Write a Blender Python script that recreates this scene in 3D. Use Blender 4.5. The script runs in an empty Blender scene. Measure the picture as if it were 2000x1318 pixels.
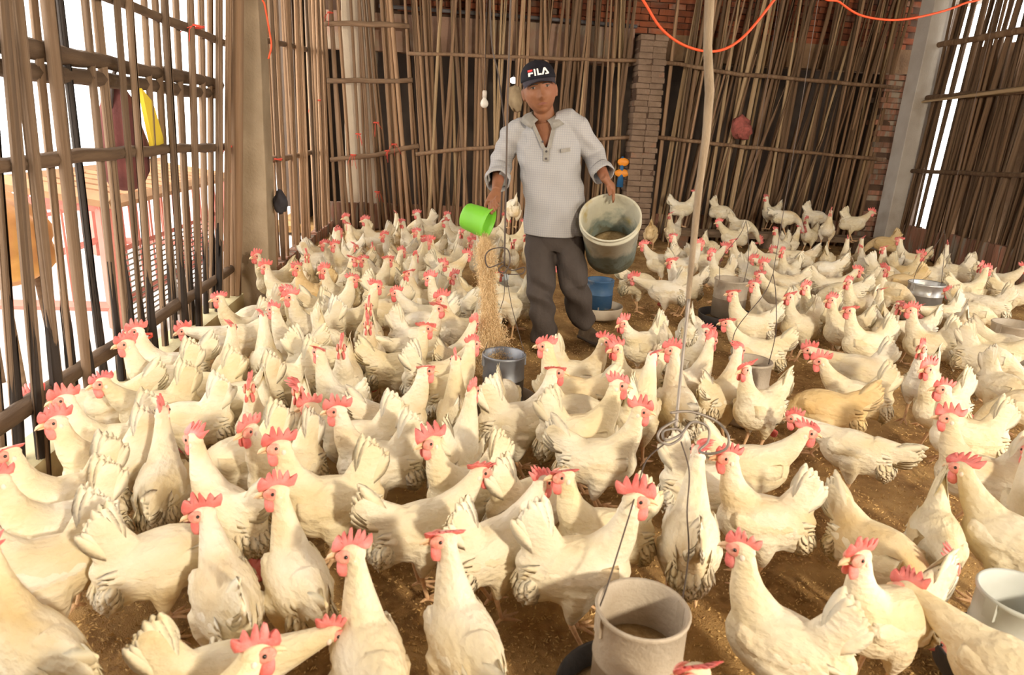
import bpy, bmesh, math, random
from mathutils import Vector, Matrix, Quaternion
random.seed(7)
sc = bpy.context.scene
COL = sc.collection

# ------------------------------------------------------------------ camera, world, light, exposure
FPX, EYE = 1333.0, 1.30
PSI, TH, ROLL = math.radians(6.14), math.radians(16.98), math.radians(2.8)
CF = Vector((math.sin(PSI)*math.cos(TH), math.cos(PSI)*math.cos(TH), -math.sin(TH)))
_r0 = Vector((math.cos(PSI), -math.sin(PSI), 0)); _u0 = _r0.cross(CF)
CR = math.cos(ROLL)*_r0 + math.sin(ROLL)*_u0
CU = -math.sin(ROLL)*_r0 + math.cos(ROLL)*_u0
EYEP = Vector((0, 0, EYE))
cd = bpy.data.cameras.new('camera'); cam = bpy.data.objects.new('camera', cd); COL.objects.link(cam)
cd.sensor_width = 36.0; cd.lens = 36.0*FPX/2000.0; cd.clip_start = 0.02; cd.clip_end = 200
M = Matrix((CR, CU, -CF)).transposed().to_4x4(); M.translation = EYEP
cam.matrix_world = M
sc.camera = cam
cd.dof.use_dof = True; cd.dof.focus_distance = 4.1; cd.dof.aperture_fstop = 5.0

world = bpy.data.worlds.new('sky'); sc.world = world; world.use_nodes = True
bg = world.node_tree.nodes['Background']
bg.inputs[0].default_value = (1.0, 0.955, 0.90, 1); bg.inputs[1].default_value = 4.6

def area(name, loc, target, size, power, color):
    l = bpy.data.lights.new(name, 'AREA'); l.shape = 'DISK'; l.size = size; l.energy = power; l.color = color
    o = bpy.data.objects.new(name, l); COL.objects.link(o); o.location = loc
    o.rotation_euler = (Vector(target)-Vector(loc)).to_track_quat('-Z', 'Y').to_euler()
    return o
area('flash_lamp', (2.6, -3.2, 2.7), (1.3, 4.6, 0.3), 0.45, 310, (1.0, 0.88, 0.70))

sc.view_settings.view_transform = 'Standard'; sc.view_settings.look = 'None'
sc.view_settings.gamma = 1.0; sc.view_settings.use_curve_mapping = False
sc.view_settings.exposure = 0.27

# ------------------------------------------------------------------ helpers
def ray(x, y): return CF + CR*((x-1000.0)/FPX) + CU*((659.0-y)/FPX)
def at_z(x, y, z=0.0): d = ray(x, y); return EYEP + d*((z-EYE)/d.z)
def at_y(x, y, Y): d = ray(x, y); return EYEP + d*(Y/d.y)
def at_x(x, y, X): d = ray(x, y); return EYEP + d*(X/d.x)

def V(*a): return Vector(a)
class MB:
    """collects shapes for ONE mesh"""
    def __init__(s): s.v = []; s.f = []
    def add(s, vs, fs):
        b = len(s.v); s.v += [Vector(p) for p in vs]; s.f += [tuple(i+b for i in f) for f in fs]; return s
    def loft(s, rings, cap=True, closed=True):
        n = len(rings[0]); vs = [p for r in rings for p in r]; fs = []
        for i in range(len(rings)-1):
            for j in range(n if closed else n-1):
                k = (j+1) % n
                fs.append((i*n+j, i*n+k, (i+1)*n+k, (i+1)*n+j))
        if cap and closed:
            fs.append(tuple(range(n-1, -1, -1))); fs.append(tuple((len(rings)-1)*n+j for j in range(n)))
        return s.add(vs, fs)
    def tube(s, pts, rad, n=8, side=None, flat=1.0, cap=True):
        """sweep: rad = radius or list; side = preferred side vector, flat = width(side)/height"""
        pts = [Vector(p) for p in pts]; m = len(pts)
        if not isinstance(rad, (list, tuple)): rad = [rad]*m
        rings = []; sd = Vector(side) if side is not None else None
        for i, p in enumerate(pts):
            t = (pts[min(i+1, m-1)]-pts[max(i-1, 0)])
            t = t.normalized() if t.length > 1e-9 else Vector((0, 0, 1))
            if sd is None:
                sd = Vector((1, 0, 0)) if abs(t.x) < .8 else Vector((0, 1, 0))
            q = sd - t*sd.dot(t)
            if q.length < 1e-4: q = Vector((0, 1, 0)) - t*t.y
            q.normalize()
            if side is None: sd = q
            nn = t.cross(q)
            r = rad[i]; a, b = (r if isinstance(r, (tuple, list)) else (r*flat, r))
            rings.append([p + q*(a*math.cos(2*math.pi*k/n)) + nn*(b*math.sin(2*math.pi*k/n)) for k in range(n)])
        return s.loft(rings, cap)
    def ball(s, c, r, n=10, m=6, rot=None):
        c = Vector(c); r = (r, r, r) if not isinstance(r, (tuple, list)) else r
        rings = []
        for i in range(m+1):
            ph = math.pi*min(max(i/m, 0.02), 0.98)
            rg = []
            for k in range(n):
                th = 2*math.pi*k/n
                p = Vector((r[0]*math.sin(ph)*math.cos(th), r[1]*math.sin(ph)*math.sin(th), -r[2]*math.cos(ph)))
                if rot is not None: p = rot @ p
                rg.append(c+p)
            rings.append(rg)
        return s.loft(rings)
    def box(s, c, d, rot=None, jit=0.0):
        c = Vector(c); vs = []
        for z in (-1, 1):
            for x, y in ((-1, -1), (1, -1), (1, 1), (-1, 1)):
                p = Vector((x*d[0]/2, y*d[1]/2, z*d[2]/2)) + Vector((random.uniform(-jit, jit) for _ in range(3)))
                vs.append(c + (rot @ p if rot is not None else p))
        return s.add(vs, [(3, 2, 1, 0), (4, 5, 6, 7), (0, 1, 5, 4), (1, 2, 6, 5), (2, 3, 7, 6), (3, 0, 4, 7)])
    def prism(s, outline, thick, frame):
        """outline: 2-D points; frame: Matrix 4x4 whose x,y span the outline, z the thickness"""
        n = len(outline)
        vs = [frame @ Vector((x, y, -thick/2)) for x, y in outline] + [frame @ Vector((x, y, thick/2)) for x, y in outline]
        fs = [tuple(range(n-1, -1, -1)), tuple(range(n, 2*n))] + [(i, (i+1) % n, n+(i+1) % n, n+i) for i in range(n)]
        return s.add(vs, fs)
    def lathe(s, prof, n=24, frame=None):
        rings = []
        for r, z in prof:
            rg = [Vector((r*math.cos(2*math.pi*k/n), r*math.sin(2*math.pi*k/n), z)) for k in range(n)]
            rings.append([frame @ p for p in rg] if frame is not None else rg)
        return s.loft(rings, cap=False)
    def mesh(s, name, mat=None, smooth=True):
        me = bpy.data.meshes.new(name); me.from_pydata([tuple(p) for p in s.v], [], s.f)
        if smooth: me.shade_smooth()
        if mat: me.materials.append(mat)
        me.update(); return me

def obj(name, me, parent=None, loc=None, mw=None):
    o = bpy.data.objects.new(name, me); COL.objects.link(o)
    if parent is not None: o.parent = parent
    if loc is not None: o.location = loc
    if mw is not None: o.matrix_local = mw
    return o
def part(name, mb, mat, parent, smooth=True, **k): return obj(name, mb.mesh(name, mat, smooth), parent, **k)
def tag(o, label=None, cat=None, group=None, kind=None):
    for k, v in (('label', label), ('category', cat), ('group', group), ('kind', kind)):
        if v: o[k] = v
    return o
def empty(name, loc=(0, 0, 0), rz=0.0):
    o = bpy.data.objects.new(name, None); COL.objects.link(o); o.location = loc; o.rotation_euler = (0, 0, rz); o.empty_display_size = .1
    return o
def sharp(me, deg=35):
    me.shade_smooth()
    try: me.set_sharp_from_angle(angle=math.radians(deg))
    except Exception: pass
    return me

def remesh(mb, voxel, mat=None, name='body', smooth=4, factor=.5):
    me = mb.mesh('tmp'); o = bpy.data.objects.new('tmp', me); COL.objects.link(o)
    m = o.modifiers.new('r', 'REMESH'); m.mode = 'VOXEL'; m.voxel_size = voxel; m.use_smooth_shade = True
    if smooth:
        m2 = o.modifiers.new('s', 'SMOOTH'); m2.iterations = smooth; m2.factor = factor
    dg = bpy.context.evaluated_depsgraph_get(); dg.update()
    out = bpy.data.meshes.new_from_object(o.evaluated_get(dg)); out.name = name
    bpy.data.objects.remove(o); bpy.data.meshes.remove(me)
    out.materials.clear()
    if mat: out.materials.append(mat)
    out.shade_smooth()
    return out

# ------------------------------------------------------------------ materials
def mat(name, c1, c2=None, scale=6, rough=.85, bump=0.0, bscale=60, metal=0.0, stretch=(1, 1, 1), rnd=0.0, detail=4, lo=.35, hi=.65, c3=None, scale3=2.0, lo3=.5, hi3=.7, sub=0.0, objcol=False, spec=.3, coord='Object', scal=0.0):
    m = bpy.data.materials.new(name); m.use_nodes = True
    nt = m.node_tree; N = nt.nodes; L = nt.links; b = N['Principled BSDF']
    b.inputs['Roughness'].default_value = rough; b.inputs['Metallic'].default_value = metal
    b.inputs['Specular IOR Level'].default_value = spec
    tc = N.new('ShaderNodeTexCoord'); mp = N.new('ShaderNodeMapping'); mp.inputs['Scale'].default_value = stretch
    L.new(tc.outputs[coord], mp.inputs[0])
    vec = mp.outputs[0]
    if rnd:
        oi = N.new('ShaderNodeObjectInfo'); ad = N.new('ShaderNodeVectorMath'); ad.operation = 'ADD'
        ml = N.new('ShaderNodeMath'); ml.operation = 'MULTIPLY'; ml.inputs[1].default_value = 37.0
        L.new(oi.outputs['Random'], ml.inputs[0]); L.new(vec, ad.inputs[0]); L.new(ml.outputs[0], ad.inputs[1]); vec = ad.outputs[0]
    def noise(sc_, de=detail):
        n = N.new('ShaderNodeTexNoise'); n.inputs['Scale'].default_value = sc_; n.inputs['Detail'].default_value = de
        L.new(vec, n.inputs['Vector']); return n
    def ramp(src, a, bb):
        r = N.new('ShaderNodeMapRange'); r.inputs['From Min'].default_value = a; r.inputs['From Max'].default_value = bb; r.clamp = True
        L.new(src, r.inputs['Value']); return r.outputs[0]
    col = None
    rgb = N.new('ShaderNodeRGB'); rgb.outputs[0].default_value = (*c1, 1); col = rgb.outputs[0]
    def mix(a, bcol, f, mode='MIX'):
        x = N.new('ShaderNodeMix'); x.data_type = 'RGBA'; x.blend_type = mode
        if hasattr(f, 'links') or not isinstance(f, float): L.new(f, x.inputs[0])
        else: x.inputs[0].default_value = f
        L.new(a, x.inputs[6])
        if isinstance(bcol, tuple): x.inputs[7].default_value = (*bcol, 1)
        else: L.new(bcol, x.inputs[7])
        return x.outputs[2]
    if c2: col = mix(col, c2, ramp(noise(scale).outputs[0], lo, hi))
    if c3: col = mix(col, c3, ramp(noise(scale3, 3).outputs[0], lo3, hi3))
    if objcol:
        oi2 = N.new('ShaderNodeObjectInfo'); col = mix(col, oi2.outputs['Color'], 1.0, 'MULTIPLY')
    if rnd:
        hs = N.new('ShaderNodeHueSaturation'); v = N.new('ShaderNodeMapRange')
        v.inputs['To Min'].default_value = 1-rnd; v.inputs['To Max'].default_value = 1+rnd
        L.new(oi.outputs['Random'], v.inputs['Value']); L.new(v.outputs[0], hs.inputs['Value']); L.new(col, hs.inputs['Color']); col = hs.outputs[0]
    L.new(col, b.inputs['Base Color'])
    if bump:
        bn = noise(bscale, 6); bp = N.new('ShaderNodeBump'); bp.inputs['Strength'].default_value = bump; bp.inputs['Distance'].default_value = .01
        hsrc = bn.outputs[0]
        if scal:
            vo = N.new('ShaderNodeTexVoronoi'); vo.inputs['Scale'].default_value = scal; L.new(vec, vo.inputs['Vector'])
            am = N.new('ShaderNodeMath'); am.operation = 'MULTIPLY_ADD'; am.inputs[1].default_value = .55; L.new(vo.outputs['Distance'], am.inputs[0]); L.new(bn.outputs[0], am.inputs[2]); hsrc = am.outputs[0]
        L.new(hsrc, bp.inputs['Height']); L.new(bp.outputs[0], b.inputs['Normal'])
    if sub:
        b.inputs['Subsurface Weight'].default_value = sub; b.inputs['Subsurface Radius'].default_value = (.02, .012, .006); b.inputs['Subsurface Scale'].default_value = .5
    return m

M_FEATHER = mat('white_feathers', (.85, .785, .645), (.76, .65, .43), 7, .9, .6, 70, stretch=(.6, 1, 1), rnd=.06, c3=(.66, .47, .22), scale3=5, lo3=.54, hi3=.82, objcol=True, spec=.15, scal=55)
M_TAIL = mat('tail_feathers', (.87, .80, .65), (.81, .71, .50), 9, .9, .3, 90, stretch=(.6, 1, 1), rnd=.06, c3=(.62, .43, .20), scale3=7, lo3=.60, hi3=.8, objcol=True, spec=.15)
M_COMB = mat('comb_skin', (.79, .155, .135), (.84, .28, .25), 30, .55, .3, 300, rnd=.12, spec=.35, sub=.15)
M_FACE = mat('face_skin', (.80, .25, .19), (.86, .42, .32), 60, .6, .3, 300, rnd=.1)
M_LOBE = mat('ear_lobe', (.84, .70, .58), rough=.6)
M_BEAK = mat('beak_horn', (.85, .62, .38), (.8, .52, .3), 40, .45)
M_EYE = mat('eye', (.02, .012, .008), rough=.15, spec=.6)
M_LEG = mat('scaly_leg', (.78, .52, .27), (.68, .40, .22), 60, .6, .5, 220, rnd=.12)
M_LITTER = mat('floor_litter', (.46, .265, .095), (.27, .145, .05), 34, .95, .9, 260, c3=(.60, .38, .15), scale3=3.2, lo3=.46, hi3=.66, detail=8)
M_HUSK = mat('rice_husk', (.72, .49, .20), (.42, .25, .09), 30, .9, rnd=.2)
M_YARD = mat('yard_concrete', (.78, .75, .72), (.66, .63, .60), 1.5, .9, .2, 30)
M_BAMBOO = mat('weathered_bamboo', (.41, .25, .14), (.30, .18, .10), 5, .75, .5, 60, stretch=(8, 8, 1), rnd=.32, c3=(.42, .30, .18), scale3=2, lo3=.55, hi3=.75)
M_BAMBOO_L = mat('backlit_bamboo', (.25, .16, .095), (.175, .11, .066), 5, .75, .5, 60, stretch=(8, 8, 1), rnd=.25, c3=(.36, .25, .15), scale3=2, lo3=.55, hi3=.75)  # bamboo darkened in colour to stand for back-lit silhouettes
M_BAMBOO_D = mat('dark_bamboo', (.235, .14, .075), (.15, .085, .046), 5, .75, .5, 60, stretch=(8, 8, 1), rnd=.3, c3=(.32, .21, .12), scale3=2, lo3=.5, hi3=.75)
M_DIMRAIL = mat('dimmed_rail', (.15, .095, .055), (.10, .062, .036), 5, .8, .5, 60, stretch=(8, 1, 8), rnd=.15)  # rail colour darkened to paint in shade that the flash lamp washes out
M_BLACKEND = mat('blackened_bamboo', (.045, .032, .024), (.03, .022, .017), 6, .8, .4, 60, stretch=(8, 8, 1), rnd=.3)
M_PALEBAMBOO = mat('pale_bamboo', (.54, .38, .21), (.44, .30, .16), 5, .6, .3, 60, stretch=(8, 8, 1))
M_RAIL = mat('rail_wood', (.24, .15, .085), (.165, .10, .055), 5, .8, .6, 50, stretch=(1, 8, 8), rnd=.25)
M_CONC = mat('post_concrete', (.42, .325, .215), (.34, .255, .16), 5, .9, .5, 60, c3=(.23, .165, .10), scale3=1.5, lo3=.5, hi3=.75)
M_CONC_P = mat('pale_concrete', (.62, .58, .51), (.54, .49, .42), 4, .9, .4, 60, c3=(.40, .34, .26), scale3=2, lo3=.6, hi3=.8)
M_PALEPILLAR = mat('sunlit_cream_tone', (.74, .62, .46), (.66, .54, .39), 4, .9, .4, 60)  # cream pillar, the sunlight on it put into the pale colour
M_PLASTER = mat('pink_plaster', (.50, .32, .23), (.38, .24, .165), 5, .95, .6, 40, c3=(.46, .36, .25), scale3=3, lo3=.5, hi3=.65)
M_LINTEL = mat('stained_lintel', (.25, .15, .08), (.17, .10, .055), 6, .95, .6, 40, c3=(.33, .22, .12), scale3=3, lo3=.55, hi3=.7)
M_BRICK = mat('red_brick', (.34, .10, .042), (.21, .07, .035), 7, .92, .6, 80, rnd=.35, c3=(.24, .15, .10), scale3=4, lo3=.55, hi3=.7)
M_BRICK_T = mat('stained_brick', (.36, .17, .11), (.25, .135, .085), 9, .92, .6, 60, rnd=.35, stretch=(3, 3, .5), c3=(.30, .25, .19), scale3=5, lo3=.5, hi3=.62)
M_BRICK_P = mat('plastered_brick', (.27, .185, .125), (.21, .14, .09), 7, .95, .9, 50, rnd=.07, c3=(.33, .17, .10), scale3=6, lo3=.62, hi3=.72)
M_MORTAR = mat('mortar', (.14, .085, .055), (.10, .06, .04), 10, .95, .6, 60)
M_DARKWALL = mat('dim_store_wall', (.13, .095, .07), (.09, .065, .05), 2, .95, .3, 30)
M_TIN = mat('roof_tin', (.30, .25, .2), (.22, .17, .13), 3, .7)
M_REDSTEEL = mat('glare_paled_red_steel', (.60, .22, .17), (.52, .18, .14), 6, .6, rnd=.1)  # red paint, its colour paled to stand for glare from the yard
M_TANWOOD = mat('tan_board', (.45, .27, .14), (.36, .21, .11), 8, .75, rnd=.1)
M_CURB = mat('curb_concrete', (.62, .54, .30), (.5, .43, .26), 4, .9, .4, 40)
M_PLANK = mat('old_plank', (.30, .21, .135), (.22, .15, .09), 6, .85, .7, 60, stretch=(1, 8, 8))

# ------------------------------------------------------------------ room shell
XL, XR, YB = -1.45, 5.95, 8.80
def vnoise(x, y):
    return .011*math.sin(x*3.1+y*1.7)+.008*math.sin(x*7.3-y*5.1+1)+.005*math.sin(x*15+y*13)+.0035*math.sin(x*31-y*27+2)
f = MB(); nx, ny = 170, 260
vs = [(XL-.1+(XR+.2-XL)*i/nx, -6.2+16.2*j/ny) for j in range(ny+1) for i in range(nx+1)]
f.add([(x, y, vnoise(x, y)-.012+random.uniform(-.003, .003)) for x, y in vs], [(j*(nx+1)+i, j*(nx+1)+i+1, (j+1)*(nx+1)+i+1, (j+1)*(nx+1)+i) for j in range(ny) for i in range(nx)])
floor = tag(part('floor', f, M_LITTER, None), kind='structure')
hb = MB(); R = random.Random(11)
for k in range(60000):
    y = .9+7.2*(R.random()**1.7); x = R.uniform(XL+.1, min(XR-.1, .75*y+1.2))
    if x < -.62*y-.5: continue
    z = vnoise(x, y)-.009; a = R.uniform(0, 6.28); l = R.uniform(.003, .0075); w = l*.35
    c, s_ = math.cos(a), math.sin(a); tz = R.uniform(-.003, .004)
    hb.add([(x+c*l, y+s_*l, z+tz+.001), (x-s_*w, y+c*w, z), (x-c*l, y-s_*l, z-tz+.002), (x+s_*w, y-c*w, z), (x, y, z+.004)], [(0, 1, 4), (1, 2, 4), (2, 3, 4), (3, 0, 4)])
hk = part('litter_husks', hb, M_HUSK, None, smooth=False)
tag(hk, 'loose rice husks scattered thinly over the brown floor litter', 'husks', kind='stuff')

def panel(name, c, d, m, kind='structure', parent=None, jit=0):
    b = MB(); b.box(c, d, jit=jit); o = part(name, b, m, parent, smooth=False)
    if parent is None: tag(o, kind=kind)
    return o
panel('ground_outside', (-9, 4, -.16), (15.0, 30, .06), M_YARD)
panel('ceiling', (2.25, 1.3, 3.12), (8.2, 15.2, .08), M_TIN)
panel('wall_left_skyblock', (XL-.05, -2.65, 1.5), (.1, 7.3, 3.2), M_DARKWALL)  # unseen solid wall added to cut sky light on the front hens
panel('wall_front', (2.25, -6.3, 1.5), (8.2, .12, 3.2), M_DARKWALL)
panel('curb_trim', (XL-.03, 3.2, .02), (.16, 3.5, .16), M_CURB)
# back of the shed: store room behind the stakes
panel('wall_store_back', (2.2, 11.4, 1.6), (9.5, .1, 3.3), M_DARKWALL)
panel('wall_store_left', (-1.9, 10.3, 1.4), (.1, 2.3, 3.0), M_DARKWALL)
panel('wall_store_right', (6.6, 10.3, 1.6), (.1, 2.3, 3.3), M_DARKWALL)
panel('floor_store', (2.3, 10.2, -.05), (9.0, 2.6, .08), M_LITTER)
panel('ceiling_store', (2.3, 10.2, 3.15), (9.0, 2.6, .08), M_TIN)

def brick_mesh(l, h, d, seed):
    R = random.Random(seed); b = MB(); q = .06
    j = lambda: R.uniform(-.0035, .0035)
    out = []
    for z in (-h/2, -h/2+h*.12, h/2-h*.12, h/2):
        e = .005 if abs(z) > h*.4 else 0
        out.append([(x*(l/2-e)+j(), y*(d/2-e)+j(), z+j()) for x, y in ((-1, -1), (1, -1), (1, 1), (-1, 1))])
    b.loft([[Vector(p) for p in r] for r in out]); return b
def brick_set(n, l, h, d, m): return [sharp(brick_mesh(l, h, d, 91+k).mesh('brick', m), 40) for k in range(n)]
# brick wall over the back opening
wb = panel('wall_back', (2.3, YB+.27, 2.80), (7.9, .2, .62), M_MORTAR)
BS = brick_set(5, .215, .062, .07, M_BRICK)
for r in range(8):
    for c in range(36):
        x = -1.5+c*.226+(.113 if r % 2 else 0)+random.uniform(-.004, .004)
        z = 2.53+r*.072
        if x > 5.9 or (x < -.55) or (x < 2.2 and r < 1): continue
        o = obj('brick', random.choice(BS), wb); o.location = (x-2.3, -.10+random.uniform(-.008, .004), z-2.80); o.rotation_euler = (0, 0, random.uniform(-.02, .02))
for o in wb.children: o.matrix_parent_inverse = Matrix.Translation((0, 0, 0))
wb.data.transform(Matrix.Translation((-2.3, -(YB+.27), -2.80))); wb.location = (2.3, YB+.27, 2.80)
panel('lintel_trim_1', (.35, YB+.25, 2.33), (3.9, .26, .42), M_PLASTER, jit=.01)
panel('lintel_trim_2', (4.25, YB+.26, 2.36), (3.4, .26, .30), M_LINTEL, jit=.01)
pb = MB(); pb.tube([(-.8, YB+.08, 2.60), (.9, YB+.08, 2.585), (2.3, YB+.08, 2.56)], .022, 10)
tag(part('water_pipe', pb, mat('grey_pipe', (.16, .15, .15), rough=.5), None), 'grey pipe running along the brick wall above the back opening', 'pipe')
# low brick ledges at the foot of the back wall and of the right wall
def ledge(name, p0, p1, h, n, dx):
    p0, p1 = Vector(p0), Vector(p1); L = (p1-p0).length; a = math.atan2((p1-p0).y, (p1-p0).x)
    b = MB(); b.box((L/2, .06, h/2-.02), (L, .10, h-.04)); o = part(name, b, M_MORTAR, None, smooth=False); tag(o, kind='structure')
    o.location = p0; o.rotation_euler = (0, 0, a)
    bs = brick_set(5, L/n-.010, h-.014, .09, M_BRICK_T)
    for k in range(n):
        q = obj('brick', bs[k % 5], o); q.location = ((k+.5)*L/n, .02+random.uniform(-.008, .008), h/2+random.uniform(-.006, .006)); q.rotation_euler = (random.uniform(-.03, .03), random.uniform(-.012, .012), random.uniform(-.03, .03))
    return o
ledge('wall_ledge_back', (XL, YB+.04, 0), (XR, YB+.04, 0), .33, 78, 1)
ledge('wall_ledge_right', (XR-.02, YB, 0), (XR-.02, 4.6, 0), .36, 42, 1)
ledge('wall_ledge_left', (XL+.04, 5.15, -.06), (XL+.04, YB, -.06), .16, 34, 1)

# ------------------------------------------------------------------ posts and pillars
def post(name, label, corners_bottom, corners_top, m, cat='post', hgt=3.08):
    b = MB(); n = 10; rings = []
    for i in range(n+1):
        t = i/n; rg = []
        for a, c in zip(corners_bottom, corners_top):
            p = Vector(a).lerp(Vector(c), t); rg.append(p+Vector((random.uniform(-.003, .003), random.uniform(-.003, .003), 0)))
        rings.append(rg)
    b.loft(rings); o = part(name, b, m, None, smooth=False)
    tag(o, label, cat)
    md = o.modifiers.new('b', 'BEVEL'); md.width = .008; md.segments = 2; md.limit_method = 'ANGLE'; md.angle_limit = .6
    return o
def sq(x0, x1, y0, y1, z): return [(x0, y0, z), (x1, y0, z), (x1, y1, z), (x0, y1, z)]
def post_corners():
    a0, a1, b0, b1 = at_y(469, 590, 4.86), at_y(529, 590, 4.86), at_y(468, 5, 4.86), at_y(498, 5, 4.86); k = (3.08-a0.z)/(b0.z-a0.z)
    t0, t1 = a0.x+(b0.x-a0.x)*k, a1.x+(b1.x-a1.x)*k
    return sq(a0.x, a1.x, 4.86, 5.08, -.02), sq(t0, t1+.03, 4.86, 5.06, 3.08)
lp = post('concrete_post', 'square concrete post with a stained foot standing in the left bamboo fence', *post_corners(), M_CONC)
rp = post('concrete_post', 'pale concrete post at the back corner beside the dark right fence', sq(5.70, 5.95, 8.38, 8.62, -.02), sq(5.72, 5.99, 8.36, 8.62, 3.08), M_CONC_P)
bp_ = post('concrete_pillar', 'pillar coloured pale for sunlight behind the leaning bamboo panel in the back corner', sq(-1.22, -.84, YB+.10, YB+.5, -.02), sq(-1.24, -.86, YB+.10, YB+.5, 3.08), M_PALEPILLAR, 'pillar')
def brick_column(name, label, x0, x1, y, z1, per, m, wob, depth=.24):
    t = empty(name, ((x0+x1)/2, y, 0)); tag(t, label, 'pillar'); w = x1-x0; h = .068
    b = MB(); b.box((0, .004, z1/2-.03), (w-.022, depth-.022, z1-.06)); part('mortar_core', b, M_MORTAR, t, smooth=False)
    bs = brick_set(5, w/per-.008, h-.007, depth, m)
    for r in range(int(z1/h)):
        for k in range(per):
            o = obj('brick', random.choice(bs), t)
            o.location = ((k+.5)*w/per-w/2+random.uniform(-wob, wob), random.uniform(-wob, wob), (r+.5)*h); o.rotation_euler = (0, 0, random.uniform(-.05, .05))
    return t
brick_column('brick_pillar', 'rough mortar smeared brick pillar in the middle of the back fence', 2.28, 2.62, YB-.08, 2.50, 2, M_BRICK_P, .012, .26)
brick_column('brick_pillar', 'jagged bare brick column in the back corner beside the pale post', 5.52, 5.80, YB+.02, 2.18, 1, M_BRICK_T, .032, .22)

# ------------------------------------------------------------------ bamboo fences
def stake_mesh(k, m):
    R = random.Random(500+k); b = MB(); pts, rad = [], []
    n = 9; cx = cy = 0
    for i in range(n):
        z = i/(n-1); w = .10 if 0 < i < n-1 else 0
        pts.append((R.uniform(-1, 1)*.75, R.uniform(-1, 1)*.75, z)); rad.append((1.12 if i % 2 else .93)*(1.08-.22*z)*R.uniform(.92, 1.08))
    b.tube(pts, rad, 6, side=(1, 0, 0)); return b.mesh('bamboo_stake', m)
ST = {k: [stake_mesh(j, m) for j in range(7)] for k, m in (('n', M_BAMBOO), ('l', M_BAMBOO_L), ('d', M_BAMBOO_D), ('k', M_BLACKEND), ('p', M_PALEBAMBOO))}
def stake(parent, p0, p1, r, kind='n', name='bamboo_stake'):
    p0, p1 = Vector(p0), Vector(p1); d = p1-p0; L = d.length
    q = d.to_track_quat('Z', 'X').to_matrix().to_4x4()
    me = random.choice(ST[kind])
    mw = Matrix.Translation(p0) @ q @ Matrix.Rotation(random.uniform(0, 6.28), 4, 'Z') @ Matrix.Diagonal((r, r, L, 1))
    return obj(name, me, parent, mw=mw)
def rail(parent, pts, r, m=None, name='rail', flat=1.0):
    b = MB(); P = [Vector(p) for p in pts]; pp, rr = [], []
    n = max(6, int((P[-1]-P[0]).length/.22))
    for i in range(n+1):
        t = i/n*(len(P)-1); k = min(int(t), len(P)-2); p = P[k].lerp(P[k+1], t-k)
        pp.append(p+Vector((random.uniform(-.004, .004), random.uniform(-.004, .004), random.uniform(-.007, .007)))); rr.append(r*random.uniform(.86, 1.12))
    b.tube(pp, rr, 8, flat=flat); return part(name, b, m or M_RAIL, parent)
M_TWINE = mat('red_twine', (.72, .10, .06), rough=.6)
M_WIRE = mat('rusty_wire', (.10, .075, .06), rough=.6, metal=.4)
def twine(parent, p, r=.03, m=None, tails=2, name='twine'):
    b = MB(); p = Vector(p)
    for k in range(2):
        b.tube([p+Vector((r*math.cos(t)*1.1, r*.9*math.sin(t), .006*k+.004*math.sin(3*t))) for t in [i*.63 for i in range(11)]], .0035, 5)
    for k in range(tails):
        a = random.uniform(-.9, .9); b.tube([p+Vector((0, -r, 0)), p+Vector((a*.05, -r-.015, -.02)), p+Vector((a*.10, -r-.01, random.uniform(-.16, -.05)))], .003, 5)
    return part(name, b, m or M_TWINE, parent)

# left fence, front part: stakes from the photograph's own rhythm, in the plane of the wall
lf = empty('bamboo_fence', (XL, 3.3, 0)); lf.location = (0, 0, 0)
tag(lf, 'tall bamboo stake fence along the bright yard, nearest the camera, with blackened stake feet', 'fence')
bot = [-40, -12, 19, 60, 100, 129, 163, 192, 226, 252, 279, 298, 320, 340, 361, 374, 389, 403, 416, 428]
top = [-105, -66, -28, 5, 30, 63, 95, 119, 165, 188, 228, 252, 281, 300, 321, 342, 369, 390, 410, 425]
for i, (xb, xt) in enumerate(zip(bot, top)):
    xo = random.choice((.035, .035, -.03)); a = at_x(xb, 640, XL+xo); c = at_x(xt+2, 20, XL+xo)
    d = (c-a)/(c.z-a.z); z0 = .02; p0 = a+d*(z0-a.z); p1 = a+d*(3.05-a.z)
    r = .0142*random.uniform(.85, 1.2)
    pk = a+d*(.34-a.z)
    stake(lf, pk, p1, r, 'k' if i == 7 else 'l'); stake(lf, p0, pk+d*.06, r*1.03, 'k', 'stake_foot')
for y in (1.55, 1.72, 1.9): stake(lf, (XL+.02, y, .02), (XL+.02, y+.01, 3.05), .017, 'l')
for xb, xt, Y, r, nm in ((442, 446, 4.72, .015, 'bamboo_stake'), (458, 457, 4.80, .040, 'thick_bamboo_pole')):
    a, c = at_y(xb, 590, Y), at_y(xt, 5, Y); d = (c-a)/(c.z-a.z); stake(lf, a-d*a.z, a+d*(3.05-a.z), r, 'n', nm)
rail(lf, [(XL, 1.3, .285), (XL, 3.2, .29), (XL, 4.86, .29)], .032, M_DIMRAIL); rail(lf, [(XL, 1.3, 1.10), (XL, 3.2, 1.115), (XL, 4.9, 1.10)], .026, M_DIMRAIL)
rail(lf, [(XL-.04, 1.3, 1.50), (XL-.04, 4.95, 1.49)], .035, M_DIMRAIL); rail(lf, [(XL-.05, 1.3, 1.415), (XL-.05, 4.95, 1.43)], .032, M_DIMRAIL); rail(lf, [(XL, 1.3, 1.76), (XL, 5.0, 1.755)], .024, M_DIMRAIL)
for y, z in ((4.8, 1.10), (3.2, .29), (4.3, 1.76)): twine(lf, (XL+.05, y, z), .045)
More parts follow.
